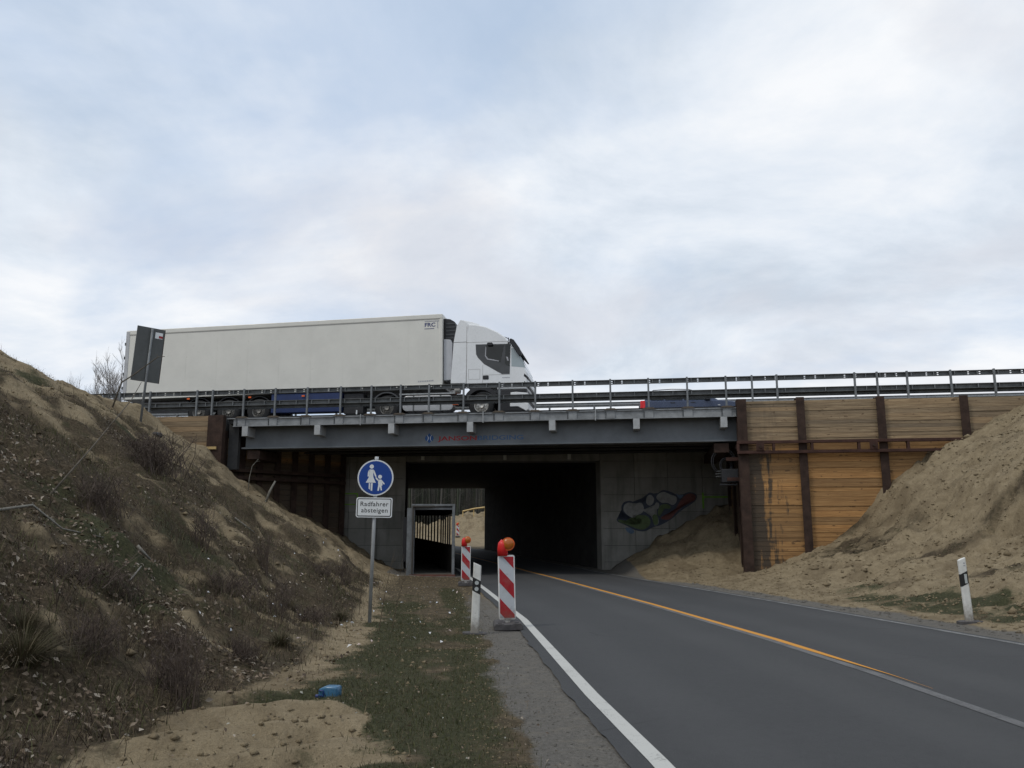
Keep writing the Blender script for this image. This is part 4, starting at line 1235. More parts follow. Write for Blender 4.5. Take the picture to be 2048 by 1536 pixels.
make_beacon((-5.35, 83.0, gz(-5.35, 83) + .01), 0, 'small striped warning beacon far beyond the underpass before the sand heap')

def make_post(loc, rz, label, tilt, kind, slope):
    o = empty('marker_post', loc)
    o.rotation_euler = (0, tilt, rz)
    tag(o, label, 'marker post', 'white roadside marker posts')
    sec = [(-.06, -.03), (-.045, -.045), (.045, -.045), (.06, -.03), (.06, .02), (.03, .05), (-.03, .05), (-.06, .02)]
    def ring(z, k, s_=1.0, w_=1.0): return [(x * s_ * w_, y * s_, z + k * x) for x, y in sec]
    MB().loft([ring(.0, 0, 1, 1.05), ring(.62, slope), ring(1.02, slope * .8)]).build('post', M['post_white'], o, bevel=.006)
    MB().loft([ring(.60, slope, 1.03), ring(.80, slope, 1.03)]).build('black_band', M['sign_black'], o)
    if kind == 'round':
        for z in (.655, .745):
            MB().disc((.0, z), .03, -.056, -.045, 20).build('reflector', M['reflector'], o)
    else:
        MB().prism(rbox(-.005, .035, .625, .775, .006, 2), -.054, -.045).build('reflector', M['reflector'], o)
        for k in range(2): MB().box(.005, .035, -.0465, -.0452, .90 + .04 * k, .92 + .04 * k).build('print', M['print_grey'], o)
    MB().loft([[(x * 3.0, y * 3.2, z) for x, y in sec] for z in (-.03, .02)]).build('foot_plate', M['base_grey'], o)
    return o
make_post((-.56, 12.87, gz(-.56, 12.87)), R(4), 'white marker post with two round reflectors on the grass verge', R(2.0), 'round', -.5)
make_post((7.52, 14.1, gz(7.52, 14.1)), R(-6), 'white marker post with one upright reflector at the foot of the right bank', R(-2.2), 'rect', .5)

# pedestrian sign
sg = empty('pedestrian_sign', (-2.36, 14.2, gz(-2.36, 14.2) - .02))
sg.rotation_euler = (0, R(.9), 0)
tag(sg, 'round blue pedestrian sign with white supplementary plate on a grey pole', 'road sign')
S0 = 2.71
MB().tube([(0, 0, -.2), (0, 0, S0 + .02)], .03, 14).build('pole', M['galv_light'], sg, smooth=True)
MB().tube([(0, 0, S0 + .021), (0, 0, S0 + .06)], .033, 14).build('pole_cap', M['sign_white'], sg)
dc = S0 - .30
dk = MB().disc((0, dc), .305, -.05, -.035, 48).build('disc', M['sign_white'], sg)
MB().disc((0, dc), .282, -.0525, -.0502, 48).build('blue_face', M['sign_blue'], dk)
def pic(pts, nm):
    q = [((x - 592) / 345 * .305, dc - (y - 567) / 345 * .305) for x, y in pts]
    MB().prism(list(reversed(q)), -.0545, -.0527).build(nm, M['sign_white'], dk)
def circ(cx_, cy_, r, n=18): return [(cx_ + r * math.cos(2 * math.pi * k / n), cy_ + r * math.sin(2 * math.pi * k / n)) for k in range(n)]
pic(circ(512, 355, 41), 'pictogram'); pic(circ(680, 550, 38), 'pictogram')
pic([(475, 412), (545, 412), (556, 432), (545, 500), (553, 560), (605, 665), (410, 665), (465, 560), (474, 500), (462, 432)], 'pictogram')
pic([(458, 428), (474, 414), (470, 500), (466, 550), (440, 545), (443, 470)], 'pictogram')
pic([(547, 413), (568, 434), (614, 545), (592, 562), (552, 476)], 'pictogram')
pic([(470, 673), (497, 673), (497, 796), (470, 780)], 'pictogram'); pic([(510, 673), (545, 673), (540, 822), (510, 815)], 'pictogram')
pic([(648, 606), (706, 600), (722, 640), (735, 710), (715, 725), (728, 808), (705, 812), (684, 735), (667, 818), (640, 815), (652, 700), (646, 640)], 'pictogram')
pic([(590, 566), (612, 560), (655, 606), (650, 640), (602, 592)], 'pictogram'); pic([(709, 602), (776, 680), (765, 698), (742, 682), (716, 645)], 'pictogram')
z0 = dc - .305 - .03
pt = MB().prism(rbox(-.305, .305, z0 - .335, z0, .035), -.05, -.036).build('plate', M['sign_white'], sg)
MB().prism(rbox(-.288, .288, z0 - .318, z0 - .017, .028), -.0525, -.0502).build('black_border', M['sign_black'], pt)
MB().prism(rbox(-.274, .274, z0 - .304, z0 - .031, .02), -.0545, -.0527).build('plate_face', M['sign_white'], pt)
text_obj('lettering', 'Radfahrer', .077, M['sign_black'], pt, (.0, -.0557, z0 - .145), align='CENTER', sx=1.02, spacing=1.1, bold=.0012)
text_obj('lettering', 'absteigen', .077, M['sign_black'], pt, (.01, -.0557, z0 - .250), align='CENTER', sx=1.02, spacing=1.1, bold=.0012)
for z in (dc + .1, z0 - .16): MB().box(-.045, .045, -.0345, .035, z - .02, z + .02).build('clamp', M['galv'], sg)

# back of a board on the left bank
sb = empty('sign_board', (-12.2, 27.0, gz(-12.2, 27) - .02))
sb.rotation_euler = (0, R(2.6), R(38))
tag(sb, 'grey back of a tall sign board on a leaning post on the left bank', 'road sign')
zb = 8.3 - gz(-12.2, 27)
MB().tube([(0, 0, -.3), (0, 0, zb + .0)], .04, 12).build('post', M['galv'], sb, smooth=True)
bd = MB().box(-.47, .42, .045, .075, zb - 1.82, zb + .04).build('board', M['sign_back'], sb, bevel=.01)
MB().box(.12, .36, .041, .0445, zb - .30, zb - .09).build('sticker', M['sign_white'], bd)
MB().box(.24, .36, .038, .0405, zb - .28, zb - .20).build('sticker_print', M['logo_red'], bd)
MB().box(.42, .432, .04, .08, zb - 1.82, zb + .04).build('edge_trim', M['rust_red'], bd)

# canister
cn = empty('canister', (-1.66, 7.93, gz(-1.66, 7.93)), R(-24))
cn.rotation_euler = (0, 0, R(-10)); cn.scale = (.60, .60, .60)
tag(cn, 'light blue plastic canister lying on the sand beside the grass', 'canister')
rings = []
for x, s_, zc_ in ((-.15, .70, .075), (-.135, .80, .08), (-.06, .97, .095), (-.02, 1, .10), (.12, 1, .10), (.15, .93, .10)):
    rings.append([(x, a * s_, zc_ + b_ * s_) for a, b_ in rbox(-.10, .10, -.095, .095, .035, 4)])
MB().loft(rings).build('body', M['canister'], cn, smooth=True)
MB().tube([(-.155, -.05, .04), (-.20, -.05, .04)], .028, 12).build('cap', M['canister_dark'], cn)
MB().tube([(-.14, -.088, .13), (-.11, -.115, .135), (-.06, -.115, .135), (-.055, -.115, .09), (-.06, -.112, .055), (-.13, -.085, .055)], .010, 6).build('handle', M['canister_dark'], cn)


# ================================================================= VEGETATION AND GROUND COVER
def gzv(X, Y): return ground_h(X, Y)
def blades(n_try, region, dens, hgt, wid, lean, cols, seed, name, label, cat, mat, curl=.0, dz=-.01):
    """thin tapered blades scattered over the terrain: 2 triangles each"""
    r = np.random.default_rng(seed)
    x0, x1, y0, y1 = region
    # more candidates close to the camera
    t = r.random(n_try)
    Y = y0 + (y1 - y0) * t ** 1.5
    X = x0 + (x1 - x0) * r.random(n_try)
    keep = r.random(n_try) < dens(X, Y)
    X, Y = X[keep], Y[keep]
    n = len(X)
    Z = gzv(X, Y) + dz
    h = hgt * (.45 + 1.1 * r.random(n) ** 1.6)
    a = r.random(n) * 2 * np.pi
    l = lean * r.random(n)
    dx, dy = np.cos(a) * l, np.sin(a) * l
    wa = r.random(n) * np.pi
    wx, wy = np.cos(wa) * wid / 2, np.sin(wa) * wid / 2
    P0 = np.stack([X - wx, Y - wy, Z], -1); P1 = np.stack([X + wx, Y + wy, Z], -1)
    M0 = np.stack([X + dx * h * .45 - wx * .7, Y + dy * h * .45 - wy * .7, Z + h * .55], -1); M1 = M0 + np.stack([wx * 1.4, wy * 1.4, wx * 0], -1)
    T = np.stack([X + dx * h * (1 + curl), Y + dy * h * (1 + curl), Z + h * np.sqrt(np.clip(1 - (l * .75) ** 2, .08, 1))], -1)
    v = np.stack([P0, P1, M1, M0, T], 1).reshape(-1, 3)
    b = np.arange(n)[:, None] * 5
    f = np.concatenate([b + np.array([0, 1, 2]), b + np.array([0, 2, 3]), b + np.array([3, 2, 4])], 0)
    c = np.array(cols)[r.integers(0, len(cols), n)] * (.7 + .6 * r.random((n, 1)))
    me = np_mesh(name, v, f, colors=np.repeat(c, 5, 0))
    return tag(mesh_obj(name, me, mat), label, cat, kind='stuff')

def d_cover(X, Y): return np.clip(masks(X, Y)[0] * 1.1 - .15, 0, 1)
def d_green(X, Y):
    g = masks(X, Y)
    return np.clip(g[1] * 1.25 - .2, 0, 1) * (1 - np.clip(g[2], 0, 1))
def front(X, Y): return (to_uv(X, Y)[1] < -.2)
GREENS = [(.042, .050, .018), (.058, .066, .024), (.082, .080, .034), (.105, .088, .050), (.12, .10, .065)]
DRY = [(.13, .105, .065), (.17, .135, .085), (.09, .07, .045), (.075, .075, .035)]
BROWN = [(.045, .034, .026), (.065, .048, .036), (.035, .027, .022), (.09, .065, .048)]
blades(230000, (-3.4, 1.2, 4.2, 26), lambda X, Y: d_green(X, Y) * (X < road_l(Y) - .45) * (X > foot_l(Y) - .3), .030, .006, .8, GREENS, 1, 'verge_grass', 'short green grass on the verge between path and road', 'grass', M['blades'])
blades(16000, (-3.4, 1.2, 4.2, 26), lambda X, Y: (.12 + .5 * d_green(X, Y)) * (X < road_l(Y) - .5) * (X > foot_l(Y) - .3), .075, .005, .9, DRY[:3] + GREENS[:2], 2, 'verge_grass_tufts', 'longer dry grass blades among the verge grass', 'grass', M['blades'])
blades(150000, (-15, -2.0, 4.2, 28), lambda X, Y: d_cover(X, Y) * (X < foot_l(Y) + .1) * (.25 + .75 * (fbm(X * .8, Y * .8, 77) > .45)), .14, .006, 1.2, BROWN + BROWN + DRY, 3, 'dry_undergrowth', 'dry brown heather and twigs covering the left bank', 'undergrowth', M['blades'])
blades(50000, (-15, -2.0, 4.2, 27), lambda X, Y: d_cover(X, Y) * (X < foot_l(Y) + .1) * (fbm(X * .6, Y * .6, 88) > .52), .16, .006, 1.1, [(.055, .06, .022), (.075, .078, .032), (.12, .10, .06)], 4, 'bank_grass', 'tufts of green and straw coloured grass on the left bank', 'grass', M['blades'])
blades(50000, (6.0, 17, 9, 28.3), lambda X, Y: front(X, Y) * np.clip(masks(X, Y)[0] * .9 - .1 + .8 * masks(X, Y)[1], 0, 1) * (X > road_r(Y) + .9), .045, .008, 1.1, BROWN + DRY + GREENS[:2], 5, 'bank_stubble', 'short dry stubble on the sandy right bank', 'grass', M['blades'])

def flakes(n_try, region, dens, size, cols, seed, name, label, cat, mat, lift=.012):
    """curled leaf or scrap: two triangles folded along the middle"""
    r = np.random.default_rng(seed)
    x0, x1, y0, y1 = region
    Y = y0 + (y1 - y0) * r.random(n_try) ** 1.4
    X = x0 + (x1 - x0) * r.random(n_try)
    keep = r.random(n_try) < dens(X, Y)
    X, Y = X[keep], Y[keep]
    n = len(X)
    e = .05
    Z = gzv(X, Y)
    nrm = np.stack([-(gzv(X + e, Y) - Z) / e, -(gzv(X, Y + e) - Z) / e, np.ones(n)], -1)
    nrm += (r.random((n, 3)) - .5) * 1.3
    nrm /= np.linalg.norm(nrm, axis=1, keepdims=True)
    a = r.normal(size=(n, 3)); tx = a - nrm * (a * nrm).sum(1, keepdims=True); tx /= np.linalg.norm(tx, axis=1, keepdims=True)
    ty = np.cross(nrm, tx)
    s_ = size * (.5 + r.random((n, 1)))
    c = np.stack([X, Y, Z + lift], -1)
    fold = nrm * s_ * (.25 + .4 * r.random((n, 1)))
    p = [c - tx * s_, c - ty * s_ * .55 + fold * .8, c + tx * s_ + fold * .3, c + ty * s_ * .55 + fold]
    v = np.stack(p, 1).reshape(-1, 3)
    b = np.arange(n)[:, None] * 4
    f = np.concatenate([b + np.array([0, 1, 2]), b + np.array([0, 2, 3])], 0)
    col = np.array(cols)[r.integers(0, len(cols), n)] * (.65 + .6 * r.random((n, 1)))
    me = np_mesh(name, v, f, colors=np.repeat(col, 4, 0))
    return tag(mesh_obj(name, me, mat), label, cat, kind='stuff')
LEAF = [(.17, .128, .092), (.22, .175, .13), (.12, .088, .06), (.10, .075, .055), (.30, .26, .21)]
flakes(110000, (-9, -1.6, 4.2, 19), lambda X, Y: d_cover(X, Y) * (X < foot_l(Y) + .25) * np.clip(.10 + 1.8 * (fbm(X * .7, Y * .7, 91) - .40), 0, 1) * (.35 + .65 * sstep(13, 8, Y)), .024, LEAF, 6, 'leaf_litter', 'fallen pale brown leaves lying in the brush of the left bank', 'leaves', M['leaves'], .03)
flakes(2600, (-3.2, 1.0, 4.2, 24), lambda X, Y: (X < road_l(Y) - .5) * (X > foot_l(Y)) * .5, .014, LEAF + [(.3, .3, .26)], 7, 'verge_leaves', 'small dry leaves and specks scattered on the verge', 'leaves', M['leaves'], .02)
flakes(420, (-6.5, -.8, 9, 31), lambda X, Y: (X < road_l(Y) - .6) * (X > foot_l(Y) - 2.2) * (fbm(X * .9, Y * .9, 31) > .5), .03, [(.6, .6, .6), (.5, .52, .55), (.55, .45, .42)], 8, 'paper_scraps', 'white paper and plastic scraps strewn at the foot of the bank', 'litter', M['litter'], .03)
def clods(n, region, dens, size, seed, name, label, mat):
    r = np.random.default_rng(seed)
    x0, x1, y0, y1 = region
    Y = y0 + (y1 - y0) * r.random(n) ** 1.2; X = x0 + (x1 - x0) * r.random(n)
    k = r.random(n) < dens(X, Y); X, Y = X[k], Y[k]; n = len(X)
    s_ = size * (.35 + r.random(n) ** 3 * 1.6)
    Z = gzv(X, Y)
    base = np.array([(1, 0, 0), (-1, 0, 0), (0, 1, 0), (0, -1, 0), (0, 0, .7), (0, 0, -.6)])
    fc = np.array([(0, 2, 4), (2, 1, 4), (1, 3, 4), (3, 0, 4), (2, 0, 5), (1, 2, 5), (3, 1, 5), (0, 3, 5)])
    v = base[None] * s_[:, None, None] * (.6 + .8 * r.random((n, 6, 1)))
    an = r.random(n) * 6.28; ca, sa = np.cos(an)[:, None], np.sin(an)[:, None]
    vx = v[..., 0] * ca - v[..., 1] * sa; vy = v[..., 0] * sa + v[..., 1] * ca
    P = np.stack([vx + X[:, None], vy + Y[:, None], v[..., 2] + Z[:, None]], -1).reshape(-1, 3)
    f = (np.arange(n)[:, None, None] * 6 + fc[None]).reshape(-1, 3)
    c_, g_, q_ = masks(np.repeat(X, 6), np.repeat(Y, 6))
    me = np_mesh(name, P, f, {'cover': np.clip(c_ * .55, 0, 1), 'green': g_ * .3, 'gravel': q_})
    return tag(mesh_obj(name, me, mat), label, 'soil', kind='stuff')
clods(26000, (-3.5, 1.4, 4.0, 20), lambda X, Y: (X < road_l(Y) - .12) * (X > road_l(Y) - 1.15) * .9, .0075, 46, 'shoulder_gravel', 'loose gravel on the shoulder beside the white edge line', M['ground'])
clods(900, (-12, -2, 4.2, 28), lambda X, Y: (X < foot_l(Y)) * .8, .036, 44, 'bank_lumps', 'lumps of earth on the left bank', M['ground'])
clods(700, (5.0, 17, 9, 33), lambda X, Y: (X > road_r(Y) + .9) * ((to_uv(X, Y)[1] < -.35) | (to_uv(X, Y)[0] < 7.6)) * np.clip(2.2 * fbm(X * .6, Y * .6, 12) - .7, 0, 1), .075, 43, 'earth_lumps', 'larger lumps of earth on the right bank', M['ground'])
clods(26000, (5.0, 17, 9, 33), lambda X, Y: (X > road_r(Y) + .45) * ((to_uv(X, Y)[1] < -.25) | (to_uv(X, Y)[0] < 7.7)) * .8, .028, 41, 'sand_clods', 'clods and pebbles of sand on the right bank', M['ground'])
clods(26000, (-13, -.2, 4.0, 30), lambda X, Y: (X < road_l(Y) - .42) * np.clip(1.1 - masks(X, Y)[0], .1, 1) * (1 - .7 * np.clip(masks(X, Y)[1], 0, 1)), .020, 42, 'sand_pebbles', 'clods and pebbles on the path and the left bank', M['ground'])

# ---- shrubs: bundles of fine twigs
def twig_bush(n, h, spread, seed, name='twigs'):
    r = random.Random(seed)
    vs, fs = [], []
    def seg(a, b, wa, wb):
        d = (b - a); s_ = d.cross(Vector((r.uniform(-1, 1), r.uniform(-1, 1), r.uniform(-1, 1)))).normalized()
        k = len(vs)
        s2 = d.normalized().cross(s_)
        vs.extend([a + s_ * wa, a - s_ * wa * .5 + s2 * wa * .87, a - s_ * wa * .5 - s2 * wa * .87, b + s_ * wb, b - s_ * wb * .5 + s2 * wb * .87, b - s_ * wb * .5 - s2 * wb * .87])
        fs.extend([(k, k + 1, k + 4, k + 3), (k + 1, k + 2, k + 5, k + 4), (k + 2, k, k + 3, k + 5)])
    for _ in range(n):
        a = r.uniform(0, 6.283); q = r.uniform(0, 1) ** .7
        b_ = r.uniform(0, 6.283); q2 = spread * r.uniform(0, .8)
        p = Vector((math.cos(b_) * q2, math.sin(b_) * q2, 0))
        d = Vector((math.cos(a) * spread * q * .55, math.sin(a) * spread * q * .55, h * r.uniform(.35, 1)))
        m_ = p + d * .5 + Vector((r.uniform(-1, 1), r.uniform(-1, 1), 0)) * spread * .14
        e = p + d + Vector((r.uniform(-1, 1), r.uniform(-1, 1), 0)) * spread * .25
        seg(p, m_, .0042, .0032); seg(m_, e, .0032, .0016)
        for _2 in range(6):
            s_ = m_.lerp(e, r.uniform(-.4, .8))
            seg(s_, s_ + Vector((r.uniform(-1, 1), r.uniform(-1, 1), r.uniform(.2, 1))).normalized() * h * r.uniform(.12, .3), .0024, .001)
    me = bpy.data.meshes.new(name); me.from_pydata(vs, [], fs)
    return me
bush_me = [twig_bush(70, .42, .34, 1), twig_bush(34, .70, .24, 2), twig_bush(80, .32, .48, 3)]
for me in bush_me: me.materials.append(M['twig'])
SHRUBS = [
    (-6.9, 16.3, 0, 2.3, 'large dark heather shrub on the upper middle of the left bank'),
    (-7.6, 16.9, 2, 1.8, 'wide dark heather shrub behind the largest one on the left bank'),
    (-4.95, 13.4, 1, 1.1, 'upright brown shrub halfway down the left bank left of the sign'),
    (-2.72, 7.15, 1, .95, 'dark upright shrub at the edge of the bare sand patch'),
    (-2.95, 7.35, 0, .9, 'bushy dark shrub beside the upright one at the sand patch'),
    (-3.2, 11.8, 1, 1.0, 'thin brown shrub low on the bank below the road sign plate'),
    (-3.04, 12.92, 2, 1.0, 'low spreading shrub at the bank foot left of the sign pole'),
    (-2.80, 8.9, 0, .8, 'small brown shrub behind the blue canister'),
    (-4.37, 8.49, 2, 1.2, 'spreading brown shrub in the leaf litter at far left'),
    (-3.6, 18.3, 1, 1.0, 'thin shrub at the bank foot behind the sign pole'),
    (-4.09, 8.9, 0, 1.0, 'rounded brown shrub in the leaf litter on the left bank'),
    (-5.37, 10.92, 0, 1.5, 'dense dark shrub left of the leaning sapling foot'),
    (-3.94, 11.7, 2, 1.3, 'wide brown shrub in the middle of the lower left bank'),
    (-4.38, 14.73, 1, 1.1, 'tall brown shrub on the sandy part of the left bank'),
    (-3.36, 8.36, 2, .9, 'low brown shrub above the bare sand patch'),
    (-4.12, 18.25, 2, 1.2, 'low dark shrub on the sandy bank near the bridge'),
    (-5.6, 20.2, 0, 1.2, 'small dark shrub high on the sandy bank under the bridge end'),
    (-3.55, 7.2, 0, 1.0, 'dark shrub in the lower left corner of the bank'),
]
def soil_z(x, y, r=.12): return min(gz(x, y), gz(x - r, y), gz(x + r, y), gz(x, y - r), gz(x, y + r))
for x, y, k, s_, lab in SHRUBS:
    o = mesh_obj('heather_shrub', bush_me[k], None)
    o.location = (x, y, soil_z(x, y) - .01); o.scale = (s_, s_, s_); o.rotation_euler = (0, 0, random.uniform(0, 6))
    tag(o, lab, 'shrub', 'dry shrubs on the left bank')

# ---- dry grass tussocks
def tussock(n, h, spread, seed):
    r = np.random.default_rng(seed)
    a = r.random(n) * 6.283; q = r.random(n)
    px, py = np.cos(a) * q * spread * .25, np.sin(a) * q * spread * .25
    L_ = h * (.6 + .6 * r.random(n))
    v, f = [], []
    for i in range(n):
        w_ = .0024
        ox, oy = -math.sin(a[i]) * w_, math.cos(a[i]) * w_
        pts = []
        for t_ in (0, .35, .7, 1):
            out_ = spread * (.25 + .75 * q[i]) * t_ ** 1.6
            z = L_[i] * (t_ - .62 * q[i] * t_ ** 2.4)
            pts.append((px[i] + math.cos(a[i]) * out_, py[i] + math.sin(a[i]) * out_, z))
        k = len(v)
        for j, p in enumerate(pts):
            g = 1 - .28 * j
            v += [(p[0] - ox * g, p[1] - oy * g, p[2]), (p[0] + ox * g, p[1] + oy * g, p[2])]
        f += [(k + 2 * j, k + 2 * j + 1, k + 2 * j + 3, k + 2 * j + 2) for j in range(3)]
    c = np.repeat(np.array([(.10, .082, .05), (.13, .105, .068), (.07, .068, .034)])[r.integers(0, 3, n)] * (.7 + .6 * r.random((n, 1))), 8, 0)
    return np_mesh('grass_tussock', np.array(v), np.array(f), colors=c)
tus = [tussock(700, .30, .40, 5), tussock(420, .20, .28, 6)]
for me in tus: me.materials.append(M['blades'])
for x, y, k, s_, lab in [(-3.72, 6.55, 0, 1.2, 'large drooping dry grass tussock at the lower left edge'), (-3.95, 6.95, 0, .9, 'dry grass tussock above the largest one at the left edge'),
                         (-2.75, 10.2, 1, 1.2, 'straw grass tussock at the bank foot above the canister'), (-2.85, 14.3, 1, 1.1, 'straw grass tussock beside the foot of the sign pole'),
                         (-3.1, 9.5, 1, 1.3, 'straw grass tussock low on the bank between brown shrubs'), (-3.45, 13.2, 1, 1.4, 'straw grass tussock on the bank left of the sign pole')]:
    o = mesh_obj('grass_tussock', tus[k], None)
    o.location = (x, y, soil_z(x, y) - .01); o.scale = (s_,) * 3; o.rotation_euler = (0, 0, random.uniform(0, 6))
    tag(o, lab, 'grass tussock', 'dry grass tussocks at the bank foot')

# ---- thin stalks beside the sign
for x, y, h, lx, lab in [(-2.02, 13.0, 1.25, .22, 'tall thin dry stalk leaning right beside the sign pole'), (-1.86, 13.3, 1.05, .24, 'shorter thin stalk leaning right, outermost beside the sign pole'),
                         (-2.62, 14.0, .85, .02, 'thin upright stalk left of the sign pole'), (-2.75, 15.4, 1.0, .05, 'thin upright stalk behind the sign pole'), (-3.3, 24.8, .9, .12, 'thin stalk on the bank near the walkway door')]:
    o = empty('dry_stalk', (x, y, gz(x, y) - .03)); tag(o, lab, 'stalk', 'dry stalks near the sign')
    pts = [(0, 0, 0), (lx * .3, .02, h * .4), (lx * .7, -.01, h * .75), (lx, .02, h)]
    MB().tube(pts, [.006, .005, .004, .002], 5).build('stem', M['stem'], o)
    for k in range(5):
        t_ = .35 + .12 * k; b0 = Vector(pts[0]).lerp(Vector(pts[3]), t_)
        s_ = MB().tube([b0, b0 + Vector((random.uniform(-.08, .08), random.uniform(-.05, .05), .10))], [.003, .0012], 4).build('side_shoot', M['stem'], o)

# ---- dead branches
def branch(name, pts, r0, r1, mat, lab, twigs=()):
    o = empty(name, pts[0]); tag(o, lab, 'branch')
    q = [Vector(p) - Vector(pts[0]) for p in pts]
    n = len(q)
    MB().tube(q, [r0 + (r1 - r0) * i / (n - 1) for i in range(n)], 7).build('limb', mat, o, smooth=True)
    for a, b_, c_ in twigs:
        s_ = q[a].lerp(q[a + 1], b_) if a + 1 < n else q[a]
        MB().tube([s_, s_ + Vector(c_) * .5 + Vector((.01, 0, .02)), s_ + Vector(c_)], [r1 * .9, r1 * .7, r1 * .4], 5).build('twig', mat, o, smooth=True)
    return o
def onb(x, y, dz=0.0): return (x, y, gz(x, y) + dz)
branch('leaning_sapling', [onb(-5.69, 10.21, -.05), (-5.72, 10.9, 2.36), (-5.75, 11.3, 2.62), (-6.0, 12.9, 3.55), (-6.05, 13.3, 3.9)], .013, .005, M['bark'], 'long thin bare sapling leaning up across the left bank', [(2, .4, (.15, .1, .25)), (1, .5, (-.2, .1, .2))])
branch('dead_branch', [onb(-5.4, 8.5, .08), onb(-5.33, 9.3, .1), onb(-5.0, 9.35, .07), onb(-4.72, 9.75, .06)], .018, .006, M['branch_pale'], 'pale crooked branch lying in the brush at the left edge', [(1, .5, (.1, .05, -.1))])
branch('birch_stub', [onb(-8.25, 27.9, -.1), (-8.1, 27.9, gz(-8.25, 27.9) + .38), (-7.93, 27.9, gz(-8.25, 27.9) + .72)], .045, .03, M['branch_pale'], 'pale birch stub sticking out of the bank under the bridge')
branch('crooked_twig', [onb(-9.3, 29.4, -.05), (-9.28, 29.4, gz(-9.3, 29.4) + .45), (-9.2, 29.4, gz(-9.3, 29.4) + .85), (-9.0, 29.4, gz(-9.3, 29.4) + 1.1)], .018, .006, M['branch_pale'], 'thin crooked twig standing on the bank under the left bridge end', [(2, .6, (.15, 0, .02))])
branch('fallen_stick', [onb(-4.12, 9.15, .05), onb(-4.25, 9.72, .08)], .014, .008, M['branch_pale'], 'short pale stick lying among dead leaves on the left bank')
branch('fallen_stick', [onb(-5.75, 17.4, .04), onb(-5.35, 17.5, .05)], .018, .009, M['branch_pale'], 'pale stick lying on the bank left of the road sign')
branch('fallen_stick', [onb(-4.55, 10.25, .10), onb(-4.4, 10.3, .02)], .02, .012, M['branch_pale'], 'stubby pale piece of wood in the leaves on the left bank')
branch('bare_branch', [(-13.0, 26.6, gz(-13.0, 26.6) - .1), (-12.75, 26.6, 6.35), (-12.35, 26.6, 6.62), (-11.75, 26.6, 7.1), (-11.62, 26.6, 7.2), (-11.4, 26.6, 7.22)], .028, .010, M['bark'], 'bare branch rising across the back of the sign board', [(1, .1, (-.12, 0, .2)), (3, .9, (-.04, 0, .1))])

# ---- black bag
r_ = random.Random(3)
bm = bmesh.new(); bmesh.ops.create_icosphere(bm, subdivisions=3, radius=.17)
for v in bm.verts: v.co *= 1 + .35 * (float(vnoise(np.array(v.co.x * 14 + 5), np.array(v.co.z * 14 + v.co.y * 9), 4)) - .5); v.co.z *= .75
me = bpy.data.meshes.new('bag'); bm.to_mesh(me); bm.free()
o = mesh_obj('rubbish_bag', me, M['bin_bag']); o.location = onb(-11.3, 26.2, .06)
tag(o, 'black crumpled bag lying high on the sandy left bank', 'bag')

# ---- bare trees behind the motorway on the left
def tree_mesh(h, seed, depth=5, r0=None, up=.55):
    r = random.Random(seed)
    trunk, crown = MB(), MB()
    def grow(p, d, l, rad, lev):
        n = 3 if lev < 2 else 2
        pts = [p]; q = p; dd = d.copy()
        for _ in range(n):
            dd = (dd + Vector((r.uniform(-1, 1), r.uniform(-1, 1), r.uniform(-.1, .5))) * .16).normalized()
            q = q + dd * l / n; pts.append(q)
        rr_ = [rad * (1 - .4 * i / n) for i in range(n + 1)]
        (trunk if lev == 0 else crown).tube(pts, rr_, 6 if lev < 2 else 3, lev == 0)
        if lev >= depth: return
        for k in range(3 if lev < 3 else 3):
            a = r.uniform(0, 6.283); t_ = r.uniform(.45, 1) if lev else r.uniform(.55, 1)
            s_ = pts[0].lerp(pts[-1], t_)
            nd = (dd * up + Vector((math.cos(a), math.sin(a), r.uniform(.1, .7))) * .62).normalized()
            grow(s_, nd, l * r.uniform(.55, .75), rad * .6, lev + 1)
        grow(pts[-1], dd, l * .68, rad * .62, lev + 1)
    grow(Vector((0, 0, 0)), Vector((r.uniform(-.06, .06), 0, 1)), h * .36, r0 or h * .011, 0)
    return trunk.mesh('trunk'), crown.mesh('crown')
M['far_bark'] = plain('far_bark', (.20, .18, .165), .95, 0, .2, 1)
tms = [tree_mesh(1, 4, 5), tree_mesh(1, 9, 5)]
for a in tms:
    for m_ in a: m_.materials.append(M['far_bark'])
for x, y, h, k, lab in [(-39.8, 80, 15.6, 0, 'tallest bare tree behind the motorway at left'), (-43.2, 82, 14.6, 1, 'bare tree left of the tallest one behind the motorway'),
                        (-36.4, 78, 11.4, 1, 'small bare tree between the tallest tree and the truck'), (-34.4, 80, 13.0, 0, 'bare tree half hidden behind the rear of the truck'), (-46.6, 84, 11.5, 0, 'low bare tree rising over the crest of the left bank')]:
    o = empty('bare_tree', (x, y, gz(x, y) - .1), random.uniform(0, 6)); o.scale = (h * .62, h * .62, h)
    tag(o, lab, 'tree', 'bare trees behind the motorway')
    mesh_obj('trunk', tms[k][0], None, o); mesh_obj('crown', tms[k][1], None, o)

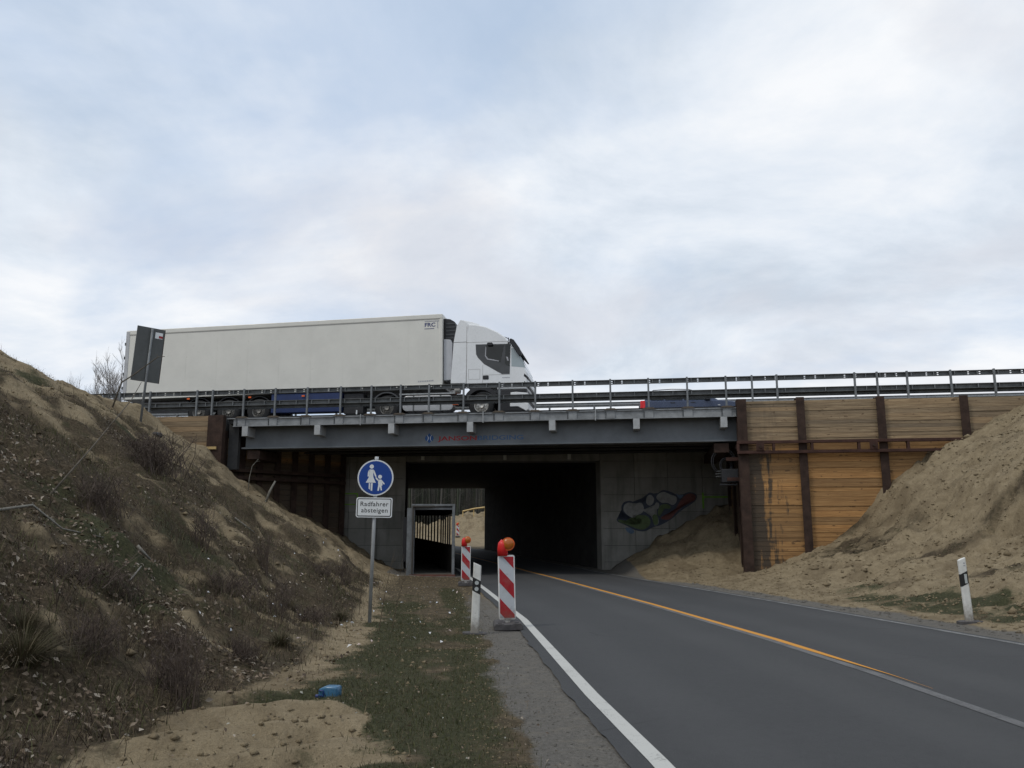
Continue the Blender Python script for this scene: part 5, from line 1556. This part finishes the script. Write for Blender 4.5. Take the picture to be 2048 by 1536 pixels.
# ---- wood seen through the underpass: one mass of bare trunks
r_ = np.random.default_rng(17)
V, F, C = [], [], []
nv = 0
def add_seg(a, b, ra, rb, col, n=5):
    global nv
    d = b - a; d = d / (np.linalg.norm(d) + 1e-9)
    s_ = np.cross(d, [0.31, .9, .2]); s_ /= np.linalg.norm(s_); t_ = np.cross(d, s_)
    an = np.arange(n) * 2 * np.pi / n
    ring = np.cos(an)[:, None] * s_ + np.sin(an)[:, None] * t_
    V.append(a + ring * ra); V.append(b + ring * rb); C.append(np.tile(col, (2 * n, 1)))
    i = np.arange(n); j = (i + 1) % n
    F.append(np.stack([nv + i, nv + j, nv + n + j, nv + n + i], -1)); nv += 2 * n
for k in range(900):
    x, y = r_.uniform(-40, 8), 106 + 60 * r_.random() ** 1.1
    z = float(ground_h(np.array(x), np.array(y))) - .2
    h = min(r_.uniform(8, 16), .135 * y - z - .5); rad = r_.uniform(.06, .20)
    col = np.array([(.085, .080, .070), (.06, .06, .048), (.11, .102, .088), (.045, .052, .035)][r_.integers(0, 4)]) * r_.uniform(.7, 1.2)
    p0 = np.array([x, y, z]); p1 = p0 + [r_.uniform(-.5, .5), 0, h]
    add_seg(p0, p1, rad, rad * .35, col)
    for _ in range(14):
        t_ = r_.uniform(.08, .98); s_ = p0 + (p1 - p0) * t_
        a = r_.uniform(0, 6.28); l = r_.uniform(.8, 2.6)
        add_seg(s_, s_ + [math.cos(a) * l, math.sin(a) * l * .5, l * r_.uniform(.1, .9)], .035, .012, col * .9, 3)
for k in range(2600):
    x, y = r_.uniform(-42, 16), 102 + 40 * r_.random()
    z = float(ground_h(np.array(x), np.array(y))) - .1
    p0 = np.array([x, y, z]); add_seg(p0, p0 + [r_.uniform(-.8, .8), r_.uniform(-.3, .3), r_.uniform(1, 4)], .03, .012, np.array([.085, .078, .06]) * r_.uniform(.6, 1.3), 3)
me = bpy.data.meshes.new('forest')
q3 = [tuple(f) for a in F for f in a]
me = np_mesh('forest', np.concatenate(V), np.array(q3), colors=np.concatenate(C))
tag(mesh_obj('forest', me, M['forest']), 'bare grey brown wood seen through the underpass', 'wood', kind='stuff')

# ---- timber rail on the sand heap beyond the underpass
fe = empty('timber_rail', (-7.3, 92, gz(-7.3, 92))); tag(fe, 'pale timber guard rail on top of the sand heap beyond the underpass', 'railing')
pr_ = []
FZ = gz(-7.3, 92)
for x, zt in ((-5.45, 4.05), (-4.25, 4.32), (-3.0, 4.48)):
    zt += float(road_z(92)) * 0
    pr_.append((x + 7.3, 1.0, zt - FZ))
    MB().box(x + 7.3 - .06, x + 7.3 + .06, .95, 1.05, gz(x, 93) - FZ - .3, zt - FZ + .05).build('post', M['fresh_wood'], fe)
for a, b_ in zip(pr_[:-1], pr_[1:]):
    MB().tube([(a[0], .9, a[2]), (b_[0], .9, b_[2])], .085, 4).build('rail', M['fresh_wood'], fe)
tp = MB().prism([(0, 0), (2.2, 0), (2.1, 1.0), (1.2, 1.25), (.1, 1.05)], -.6, .6).build('tarpaulin_stack', M['tarp_blue'], None, bevel=.08)
tp.location = (-13.6, 90, gz(-12.5, 90) - .2); tag(tp, 'blue tarpaulin covered stack beyond the walkway slats', 'tarpaulin')
